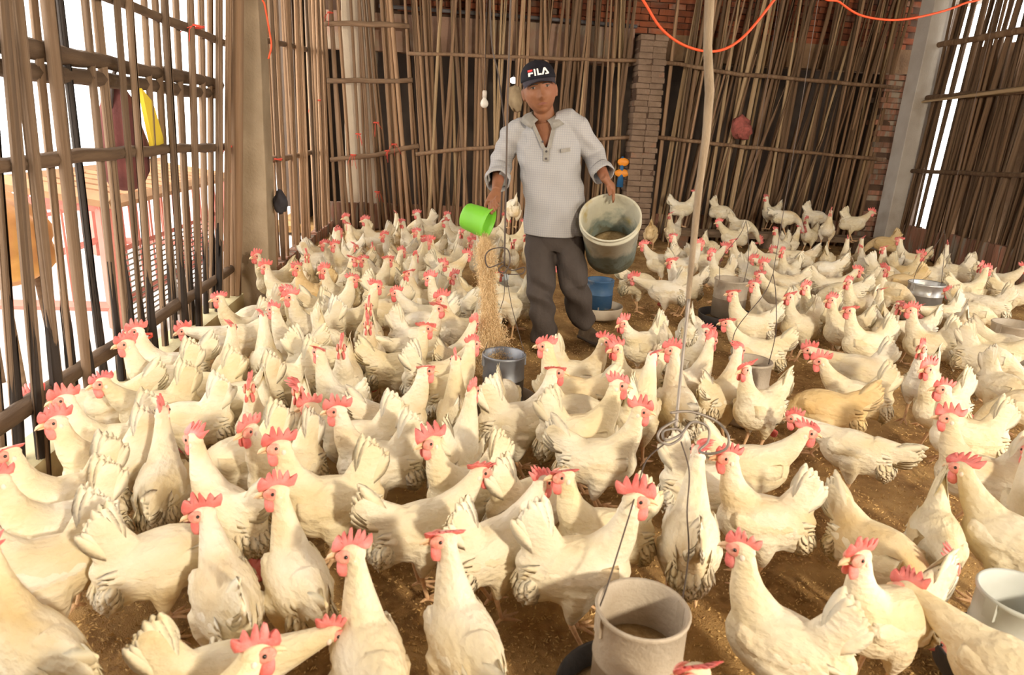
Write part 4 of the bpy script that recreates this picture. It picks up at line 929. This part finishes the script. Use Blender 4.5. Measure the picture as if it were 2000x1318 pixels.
def comb_mesh(kind):
    """single comb: tall serrated blade, every kind with its own points and its own lean"""
    R = random.Random(70+kind); n_pt = R.choice((5, 6, 6)); out = [(.043, .004), (.047, .016)]
    for i in range(n_pt):
        x = .040-.078*i/(n_pt-1); hh = (.040+.020*math.sin(math.pi*(i+.7)/(n_pt+.2)))*R.uniform(.86, 1.12); lean = -.006+R.uniform(-.004, .004)
        out += [(x+.0045, .030+R.uniform(-.002, .002)), (x+.0025+lean*.7, hh-.004), (x+lean-.001, hh), (x-.0030+lean, hh-.006)]
    out += [(-.047, .026), (-.040, .012), (-.026, .010), (-.01, .013), (.02, .011)]
    b = MB(); n = len(out); fl = (.12, .75, -.75, -.2, 1.1, -1.1)[kind]; ph = R.uniform(0, 6)
    def warp(x, z, y):
        h = max(0, z-.020); w = .004*math.sin(x*80+ph)
        return Vector((x, y+w*h/.03+math.sin(fl)*h*1.15, (.020+h*math.cos(fl)) if z > .020 else z))
    vs = []
    for y0 in (-1, 1):
        for x, z in out: vs.append(warp(x, z, y0*.0016))
        for x, z in out: vs.append(warp(x*.72, .024+(z-.024)*.62, y0*.0048))
    fs = []
    for q in (0, 1):
        o = q*2*n
        for i in range(n):
            k = (i+1) % n; f = (o+i, o+k, o+n+k, o+n+i); fs.append(f if q else f[::-1])
        f = tuple(o+n+i for i in range(n)); fs.append(f if q else f[::-1])
    for i in range(n):
        k = (i+1) % n; fs.append((i, 2*n+i, 2*n+k, k)[::-1])
    return b.add(vs, fs).mesh('comb', M_COMB)

def simple(name, fn, mt):
    b = MB(); fn(b); return b.mesh(name, mt)
ME_WING = {s: wing_mesh(s) for s in (-1, 1)}
ME_TAIL = {t: tail_mesh(t) for t in TAILS}
ME_FLUFF = fluff_mesh()
ME_COMB = [comb_mesh(k) for k in range(6)]
ME_WATTLE = {s: simple('wattle', lambda b: b.tube([(.026, s*.006, -.010), (.025, s*.010, -.021), (.023, s*.0125, -.035), (.021, s*.0125, -.047), (.020, s*.011, -.053)], [(.003, .010), (.0045, .0135), (.006, .016), (.0055, .0135), (.002, .005)], 10, side=(0, 1, 0)), M_COMB) for s in (-1, 1)}
ME_FACE = {s: simple('face_skin', lambda b: (b.ball((.017, s*.0150, .001), (.021, .0072, .0185), 12, 8)), M_FACE) for s in (-1, 1)}
ME_EYE = {s: simple('eye', lambda b: b.ball((.012, s*.0205, .0045), .0052, 8, 6), M_EYE) for s in (-1, 1)}
ME_LOBE = {s: simple('ear_lobe', lambda b: b.ball((-.007, s*.0190, -.012), (.0070, .0045, .0090), 8, 6), M_LOBE) for s in (-1, 1)}
def _beak(b):
    b.tube([(.030, 0, .002), (.044, 0, .001), (.056, 0, -.004), (.064, 0, -.012)], [(.0095, .0085), (.0075, .007), (.0048, .0048), (.001, .001)], 10, side=(0, 1, 0))
    b.tube([(.030, 0, -.008), (.044, 0, -.0095), (.056, 0, -.012)], [(.008, .0045), (.006, .0035), (.001, .001)], 8, side=(0, 1, 0))
ME_BEAK = simple('beak', _beak, M_BEAK)
def _leg(b, s):
    y = .043*s
    b.tube([(-.018, y, .112), (-.019, y, .095), (-.008, y, .055), (.004, y, .018), (.006, y, .010)], [.0085, .0085, .0066, .0066, .0075], 8)
    for a, l in ((-34, .058), (2, .068), (36, .056), (176, .026)):
        c, q = math.cos(math.radians(a)), math.sin(math.radians(a))
        b.tube([(.006, y, .013), (.006+c*l*.35, y+q*l*.35, .0115), (.006+c*l*.7, y+q*l*.7, .0065), (.006+c*l, y+q*l, .0035)], [.0068, .0055, .0048, .0014], 6)
ME_LEG = {s: simple('leg', lambda b: _leg(b, s), M_LEG) for s in (-1, 1)}
_bodies = {}
def body_mesh(nk, tl, turn):
    k = (nk, tl, turn)
    if k not in _bodies: _bodies[k] = hen_body_mesh(*k)
    return _bodies[k]

HENS = """
-1.08 2.18 0.00 207 1 0 1 0 0.91
-1.03 2.03 0.00 217 1 0 1 0 0.91
-1.05 1.83 0.00 221 1 0 1 0 0.91
-1.14 2.76 0.00 209 1 0 1 0 0.91
-1.17 2.93 0.00 207 1 1 1 0 0.91
-1.06 2.48 0.00 212 2 0 1 0 0.91
-1.25 2.54 0.00 206 3 1 1 0 0.92
-0.91 2.37 0.00 190 4 0 1 0 0.92
-0.83 1.92 0.00 102 1 2 1 0 0.91
-0.60 1.77 0.00 143 1 1 1 0 0.91
-0.64 2.09 0.00 208 4 0 1 0 0.92
-0.66 2.37 0.00 275 1 1 1 0 0.91
-0.93 2.94 0.00 99 2 2 1 0 0.91
-0.95 2.68 0.00 188 4 0 1 0 0.92
-1.02 3.38 0.00 197 3 1 1 0 0.92
-0.95 1.52 0.00 213 1 0 1 0 0.91
-0.99 1.68 0.00 220 1 0 1 0 0.91
-0.69 1.55 0.00 33 4 0 1 0 0.92
-0.49 1.40 0.00 118 2 1 2 0 0.91
-0.83 1.25 0.00 146 1 2 1 0 0.91
-0.43 1.16 0.00 15 3 0 1 0 0.86
-0.47 0.98 0.00 27 2 0 1 0 0.91
-0.34 1.46 0.00 117 1 2 2 0 0.91
-0.14 1.19 0.00 108 1 2 2 0 0.91
0.06 1.24 0.00 109 1 2 2 0 0.91
-0.32 1.79 0.00 197 1 0 1 0 0.96
-0.21 2.06 0.00 183 1 0 1 0 0.91
-0.04 1.68 0.00 19 2 1 1 0 0.91
0.08 1.88 0.00 206 1 0 1 0 0.91
0.15 1.58 0.00 35 2 0 1 0 0.91
-0.70 3.22 0.00 154 1 1 1 0 0.91
-0.79 3.02 0.00 106 1 2 1 0 0.91
-0.55 3.04 0.00 15 4 0 1 0 0.92
-0.40 2.55 0.00 134 1 1 1 0 0.91
-0.56 3.34 0.00 309 4 0 1 0 0.91
-0.41 2.83 0.00 271 1 1 1 0 0.91
-0.34 3.17 0.00 272 1 1 1 0 0.91
-0.38 3.50 0.00 275 1 1 1 0 0.91
-0.13 3.40 0.00 341 1 0 1 0 0.91
-0.10 3.70 0.00 181 4 1 1 0 0.92
-0.19 2.98 0.00 9 1 1 1 0 0.91
-0.02 2.86 0.00 15 2 0 1 0 0.91
-0.09 3.22 0.00 9 4 2 1 0 0.92
0.04 2.70 0.00 41 1 1 1 0 0.91
0.06 2.12 0.00 66 1 0 1 0 0.91
-0.17 2.40 0.00 20 1 1 1 0 0.91
-0.50 2.35 0.00 277 1 1 1 0 0.91
-0.49 2.00 0.00 233 1 0 1 0 0.91
-0.28 2.22 0.00 190 2 0 1 0 0.91
-0.66 2.80 0.00 200 4 0 1 0 0.92
0.06 2.44 0.00 92 1 1 1 0 0.91
0.25 2.61 0.00 74 4 0 1 0 0.92
0.30 2.36 0.00 7 1 0 1 0 0.96
0.07 3.11 0.00 59 2 1 1 0 0.91
-0.67 3.56 0.00 199 1 0 1 0 0.91
0.51 2.25 0.00 0 1 0 1 0 0.96
0.55 2.08 0.00 353 1 1 1 0 0.91
0.79 2.48 0.00 56 1 0 1 0 0.96
0.98 2.55 0.00 88 1 2 2 0 0.96
1.13 2.81 0.00 36 1 1 1 0 0.91
1.21 2.67 0.00 40 1 1 1 0 0.91
1.21 3.13 0.00 296 1 1 1 0 0.91
1.45 3.72 0.00 64 4 0 1 0 0.92
1.07 3.39 0.00 209 2 0 1 0 0.91
0.86 2.79 0.00 203 1 0 1 0 0.91
0.55 2.65 0.00 160 1 1 1 0 0.96
0.62 2.90 0.00 332 1 0 1 0 0.91
0.53 2.48 0.00 352 4 0 1 0 0.92
1.33 2.55 0.00 205 1 1 1 0 0.91
1.66 3.31 0.00 161 2 1 1 0 0.91
0.70 1.60 0.00 72 1 1 1 0 0.96
0.86 1.88 0.00 340 4 0 1 0 0.92
1.07 2.03 0.00 351 2 1 1 0 0.91
0.28 1.80 0.00 26 4 0 1 0 0.92
0.45 1.63 0.00 183 1 0 1 0 0.91
0.36 1.47 0.00 356 1 0 1 0 0.96
0.95 1.70 0.00 166 1 0 1 0 0.91
0.77 1.20 0.00 137 1 0 1 0 0.91
0.56 0.93 0.00 185 1 2 1 0 0.91
2.08 3.05 0.00 148 3 0 1 0 0.91
1.84 2.68 0.00 154 2 0 1 0 0.91
1.54 2.19 0.00 137 3 2 1 0 0.86
1.63 2.55 0.00 147 4 1 1 1 0.92
2.39 3.49 0.00 171 1 0 1 0 0.91
2.67 3.76 0.00 261 1 1 1 0 0.91
2.78 3.51 0.00 161 1 0 1 0 0.91
2.90 3.78 0.00 195 3 1 1 0 0.91
2.31 2.89 0.00 217 1 1 1 0 0.91
2.16 2.56 0.00 191 1 0 1 0 0.91
2.05 2.27 0.00 164 1 0 1 0 0.91
1.85 1.96 0.00 148 1 0 1 0 0.91
1.63 1.55 0.00 113 2 1 1 0 0.96
2.66 2.79 0.00 276 4 0 1 0 0.92
3.10 3.37 0.00 317 2 1 1 0 0.86
2.95 3.26 0.00 314 4 0 1 0 0.92
1.06 1.27 0.00 192 1 1 1 0 0.91
1.22 1.53 0.00 294 4 1 1 0 0.91
1.43 1.59 0.00 239 3 0 1 0 0.91
1.23 1.08 0.00 116 3 1 1 0 0.92
-1.04 3.58 0.00 200 1 0 1 0 0.86
-1.01 3.76 0.00 197 4 0 1 0 0.92
-0.74 3.72 0.00 223 1 0 1 0 0.91
-0.64 3.95 0.00 13 1 1 1 0 0.91
-0.48 3.76 0.00 27 1 1 1 0 0.91
-1.15 4.70 0.00 227 1 1 1 0 0.91
-0.94 4.81 0.00 280 1 1 1 0 0.91
-0.81 4.34 0.00 222 1 0 1 1 0.91
-1.01 4.41 0.00 196 1 0 1 0 0.86
-0.96 5.41 0.00 0 4 0 1 0 0.92
-0.70 4.65 0.00 329 1 1 1 0 0.91
-0.64 4.28 0.00 224 1 0 1 0 0.91
-0.95 5.67 0.00 41 1 1 1 0 0.91
-0.96 6.07 0.00 91 2 1 1 0 0.91
-0.77 6.06 0.00 122 1 1 1 0 0.91
-0.83 6.71 0.00 215 1 0 1 0 0.91
-0.62 6.55 0.00 199 1 0 1 0 0.91
-0.79 5.29 0.00 198 1 1 1 0 0.86
-0.69 5.16 0.00 206 1 1 1 0 0.91
-0.75 5.53 0.00 295 2 1 1 0 0.91
-0.56 5.49 0.00 276 2 1 1 0 0.91
-0.44 4.73 0.00 204 1 0 1 0 0.86
-0.47 4.54 0.00 33 1 1 1 0 0.91
-0.35 4.30 0.00 7 4 0 1 0 0.92
-0.31 6.54 0.00 234 1 1 1 0 0.91
-0.46 6.93 0.00 99 1 0 1 0 0.91
-0.38 5.69 0.00 212 1 1 1 0 0.91
-0.25 5.50 0.00 26 1 1 1 0 0.91
-0.13 5.94 0.00 214 1 1 1 0 0.91
-0.24 5.28 0.00 23 1 1 1 0 0.91
-0.16 7.16 0.00 191 1 1 1 0 0.91
-0.23 7.64 0.00 172 4 0 1 0 0.92
0.14 7.17 0.00 211 1 1 1 0 0.91
0.12 6.65 0.00 207 1 1 1 0 0.91
0.09 6.06 0.00 298 1 1 1 0 0.91
0.01 5.46 0.00 189 1 0 1 0 0.91
0.02 5.11 0.00 8 2 0 1 0 0.91
0.32 5.55 0.00 220 1 1 1 0 0.91
-0.40 5.00 0.00 33 1 1 1 0 0.86
-0.24 4.65 0.00 68 1 1 1 0 0.91
-0.11 4.25 0.00 211 1 0 1 0 0.91
-0.14 4.90 0.00 336 2 0 1 0 0.86
-0.10 3.86 0.00 180 2 1 1 0 0.91
0.11 3.59 0.00 193 1 0 1 0 0.91
0.16 4.21 0.00 220 1 1 1 0 0.91
0.03 4.01 0.00 154 1 1 1 0 0.91
0.28 3.99 0.00 82 4 0 1 0 0.92
-0.33 3.96 0.00 194 4 0 1 0 0.92
0.36 5.88 0.00 216 1 1 1 0 0.91
0.53 7.15 0.00 14 1 0 1 0 0.91
0.69 6.71 0.00 23 1 1 1 0 0.91
0.59 5.94 0.00 269 2 1 1 0 0.91
0.78 5.98 0.00 236 1 1 1 0 0.91
0.69 6.90 0.32 94 4 1 1 0 0.92
0.64 4.55 0.00 13 1 1 1 0 0.92
0.43 4.21 0.00 185 4 0 1 0 0.92
0.25 4.45 0.00 36 2 1 1 0 0.86
3.01 8.50 0.20 349 1 1 1 0 0.96
3.47 8.38 0.20 318 4 0 1 0 0.92
4.17 8.50 0.20 203 1 1 1 0 0.91
2.68 7.83 0.00 227 1 1 1 0 0.96
2.42 7.83 0.00 68 4 0 1 1 0.92
1.92 5.84 0.00 176 2 0 1 0 0.91
2.22 6.10 0.00 170 1 0 1 0 0.91
2.09 5.69 0.00 8 1 1 1 0 0.91
2.36 5.93 0.00 348 2 1 1 0 0.91
3.28 7.50 0.00 160 2 0 1 0 0.96
2.73 6.00 0.00 195 1 0 1 0 0.91
2.24 5.27 0.00 200 1 0 1 0 0.91
1.79 4.85 0.00 186 1 1 1 0 0.91
1.61 4.72 0.00 153 3 0 1 0 0.91
1.85 3.83 0.00 169 1 1 1 0 0.91
2.10 4.08 0.00 163 1 0 1 0 0.91
2.44 4.62 0.00 165 2 1 1 0 0.91
2.68 5.07 0.00 156 2 1 1 0 0.91
2.59 5.37 0.00 299 4 1 1 0 0.92
2.94 5.52 0.00 210 1 1 1 0 0.91
3.03 6.05 0.00 333 4 1 1 0 0.92
3.55 6.90 0.00 208 1 0 1 0 0.91
3.84 7.25 0.00 24 1 1 1 0 0.86
4.16 8.04 0.20 325 4 2 1 0 0.92
3.43 7.61 0.12 316 4 1 1 0 0.92
2.70 6.70 0.00 38 4 0 1 0 0.92
4.45 7.98 0.00 211 1 1 1 0 0.91
4.15 7.09 0.20 241 1 1 1 0 0.91
4.60 8.17 0.20 333 4 0 1 0 0.92
4.81 7.68 0.20 328 2 0 1 0 0.91
3.87 6.20 0.00 66 1 1 1 0 0.91
4.06 6.27 0.00 65 1 1 1 0 0.91
3.88 5.91 0.00 75 2 1 1 0 0.91
4.10 5.88 0.00 199 1 1 1 0 0.91
5.11 7.49 0.00 136 4 0 1 1 0.92
3.28 4.88 0.00 280 1 1 1 0 0.91
3.87 5.60 0.00 327 4 0 1 0 0.92
3.05 5.00 0.00 342 2 1 1 0 0.91
2.84 4.32 0.00 197 1 1 1 0 0.91
2.43 4.11 0.00 193 1 1 1 0 0.91
2.18 3.84 0.00 196 1 0 1 0 0.91
3.38 5.70 0.00 169 4 1 1 0 0.92
3.70 6.24 0.00 49 4 0 1 0 0.92
2.42 3.76 0.00 184 1 1 1 0 0.91
2.86 4.10 0.00 61 2 1 1 0 0.91
3.47 4.88 0.00 309 4 0 1 0 0.92
3.03 4.80 0.00 158 4 1 1 0 0.92
2.49 4.28 0.00 14 4 1 1 0 0.92
3.42 6.26 0.00 161 3 1 1 0 0.92
2.97 5.72 0.00 172 3 1 1 0 0.92
4.63 6.35 0.00 153 1 1 1 0 0.91
4.07 5.62 0.00 298 1 0 1 0 0.91
4.32 5.62 0.00 194 2 0 1 0 0.91
4.78 6.04 0.00 60 1 1 1 0 0.91
4.65 5.76 0.00 146 4 0 1 0 0.92
4.15 4.94 0.00 354 1 1 1 0 0.91
4.89 5.70 0.00 289 4 0 1 0 0.92
4.41 5.10 0.00 209 1 1 1 0 0.91
4.77 5.37 0.00 328 2 1 1 0 0.92
4.52 4.90 0.00 338 1 1 1 0 0.91
3.94 4.48 0.00 141 3 0 1 0 0.92
3.37 4.17 0.00 193 3 0 1 0 0.91
3.80 5.21 0.00 144 4 0 1 1 0.92
3.33 3.95 0.00 55 4 0 1 0 0.92
3.64 4.25 0.00 324 4 0 1 0 0.92
3.23 3.47 0.00 321 3 1 1 0 0.92
1.48 4.95 0.00 5 4 1 1 0 0.92
-0.77 2.58 0.00 213 4 0 1 0 0.92
1.84 1.71 0.00 62 2 0 1 0 0.91
2.60 2.57 0.00 155 4 0 1 0 0.92
2.48 3.92 0.00 343 4 1 1 0 0.92
0.47 4.38 0.00 18 4 1 1 0 0.92
"""
def build_hen(row, i):
    t = row.split(); x, y, z, yaw = float(t[0]), float(t[1]), float(t[2]), math.radians(float(t[3]))
    nk, tl, turn, tan, s = 'bunfd'[int(t[4])], 'hml'[int(t[5])], 'RSL'[int(t[6])], int(t[7]), float(t[8]); R = random.Random(i*13+5)
    o = obj('hen', body_mesh(nk, tl, turn))
    o.location = (x, y, z+.006); o.rotation_euler = (0, 0, yaw); o.scale = (s, s, s)
    tint = (1, 1, 1, 1) if not tan else (.95, .79, .55, 1)
    if not tan:
        q = R.random(); tint = (1-.04*q, 1-.07*q, 1-.17*q, 1)
    near = y < 5.2
    H = head_frame(nk, turn)
    def add(name, me, mw=None):
        p = obj(name, me, o, mw=mw); p.color = tint; return p
    o.color = tint
    for q in (-1, 1): add('wing', ME_WING[q])
    add('tail', ME_TAIL[tl])
    if near: add('fluff', ME_FLUFF)['kind'] = 'stuff'
    cs = R.uniform(.9, 1.18)
    add('comb', ME_COMB[R.choice((0, 3, 0, 1, 2, 3, 4, 5))], H @ Matrix.Diagonal((cs, 1, cs, 1)))
    add('beak', ME_BEAK, H)
    for q in (-1, 1):
        add('wattle', ME_WATTLE[q], H @ Matrix.Rotation(-H.to_euler().y*.0, 4, 'Y'))
        if y < 6.5: add('face_skin', ME_FACE[q], H)
        if near:
            add('eye', ME_EYE[q], H); add('ear_lobe', ME_LOBE[q], H)
        sw = R.uniform(-.28, .28)
        piv = Vector((-.018, .043*q, .105))
        add('leg', ME_LEG[q], Matrix.Translation(piv) @ Matrix.Rotation(sw*q, 4, 'Y') @ Matrix.Translation(-piv) @ Matrix.Translation((0, 0, .105*(1-math.cos(sw))*-.0)))
    return o
hens = [build_hen(r, i) for i, r in enumerate(HENS.strip().split('\n'))]

# ------------------------------------------------------------------ hen labels: pose, facing, landmark, order
def ordinal(k): return ('first', 'second', 'third', 'fourth', 'fifth', 'sixth', 'seventh', 'eighth', 'ninth', 'tenth', 'eleventh', 'twelfth')[k]
LAND = [(F1, .42, 'beside the dusty front feeder'), (F2, .36, 'beside the feeder under grain'), (F3, .42, 'beside the dull grey feeder'), (F4, .50, 'beside the speckled galvanised feeder'),
        (F5, .50, 'beside the shiny galvanised feeder'), (F6, .40, 'beside the blue feeder'), (F7, .40, 'beside the pale plastic feeder'), (F8, .42, 'by the right edge feeder'), (F9, .5, 'beside the bluish white feeder'), (MO, .62, 'close to the man\'s legs')]
def zone_of(p):
    if p.z > .28: return 'on ledge behind the man'
    if p.z > .10: return 'up on the back perch'
    best = min(((p.xy-q.xy).length/r, ph) for q, r, ph in LAND)
    if best[0] < 1: return best[1]
    if p.y > 7.2 and p.x > 2: return 'on the floor below perch'
    if p.x < -.70:
        return 'along the nearest bamboo fence' if p.y < 3.0 else 'near the left concrete post' if p.y < 5.3 else 'against the rear left fence'
    if p.x > 4.3: return 'along the dark right fence'
    if p.y < 1.75: return 'in the row nearest camera'
    side = 'left of grain' if p.x < .15*p.y/1.7-.15 else 'before the man' if p.x < .36*p.y else 'right of stick'
    if p.y < 2.35: return 'second row '+side
    if p.y < 3.1: return 'third row '+side
    if p.y < 4.2: return 'middle flock '+side
    if p.y < 5.6: return 'far flock '+side
    return 'before the leaning back panel' if p.x < 1.3 else 'before the back perch'
bpy.context.view_layer.update()
info = {}
for o, row in zip(hens, HENS.strip().split('\n')):
    t = row.split(); p = o.location; view = math.degrees(math.atan2(p.x, p.y)); a = (float(t[3])+view) % 360
    face = ('right', 'back right', 'away', 'back left', 'left', 'front left', 'the camera', 'front right')[int(((a+22.5) % 360)//45)]
    pose = ('stretched tall', 'head up', 'at ease', 'neck stretched low', 'head down pecking')[int(t[4])]
    o['category'] = 'hen'; o['group'] = 'white hens in the shed'
    key = ('tan' if int(t[7]) else 'white', pose, face, zone_of(p)); info.setdefault(key, []).append(o)
for (c, pose, face, zn), os_ in info.items():
    os_.sort(key=lambda o: o.location.x/max(.3, o.location.y))
    for k, o in enumerate(os_):
        base = c+' hen, '+pose+', facing '+face+', '+zn
        o['label'] = base if len(os_) == 1 else base+', '+ordinal(k)+' from left'
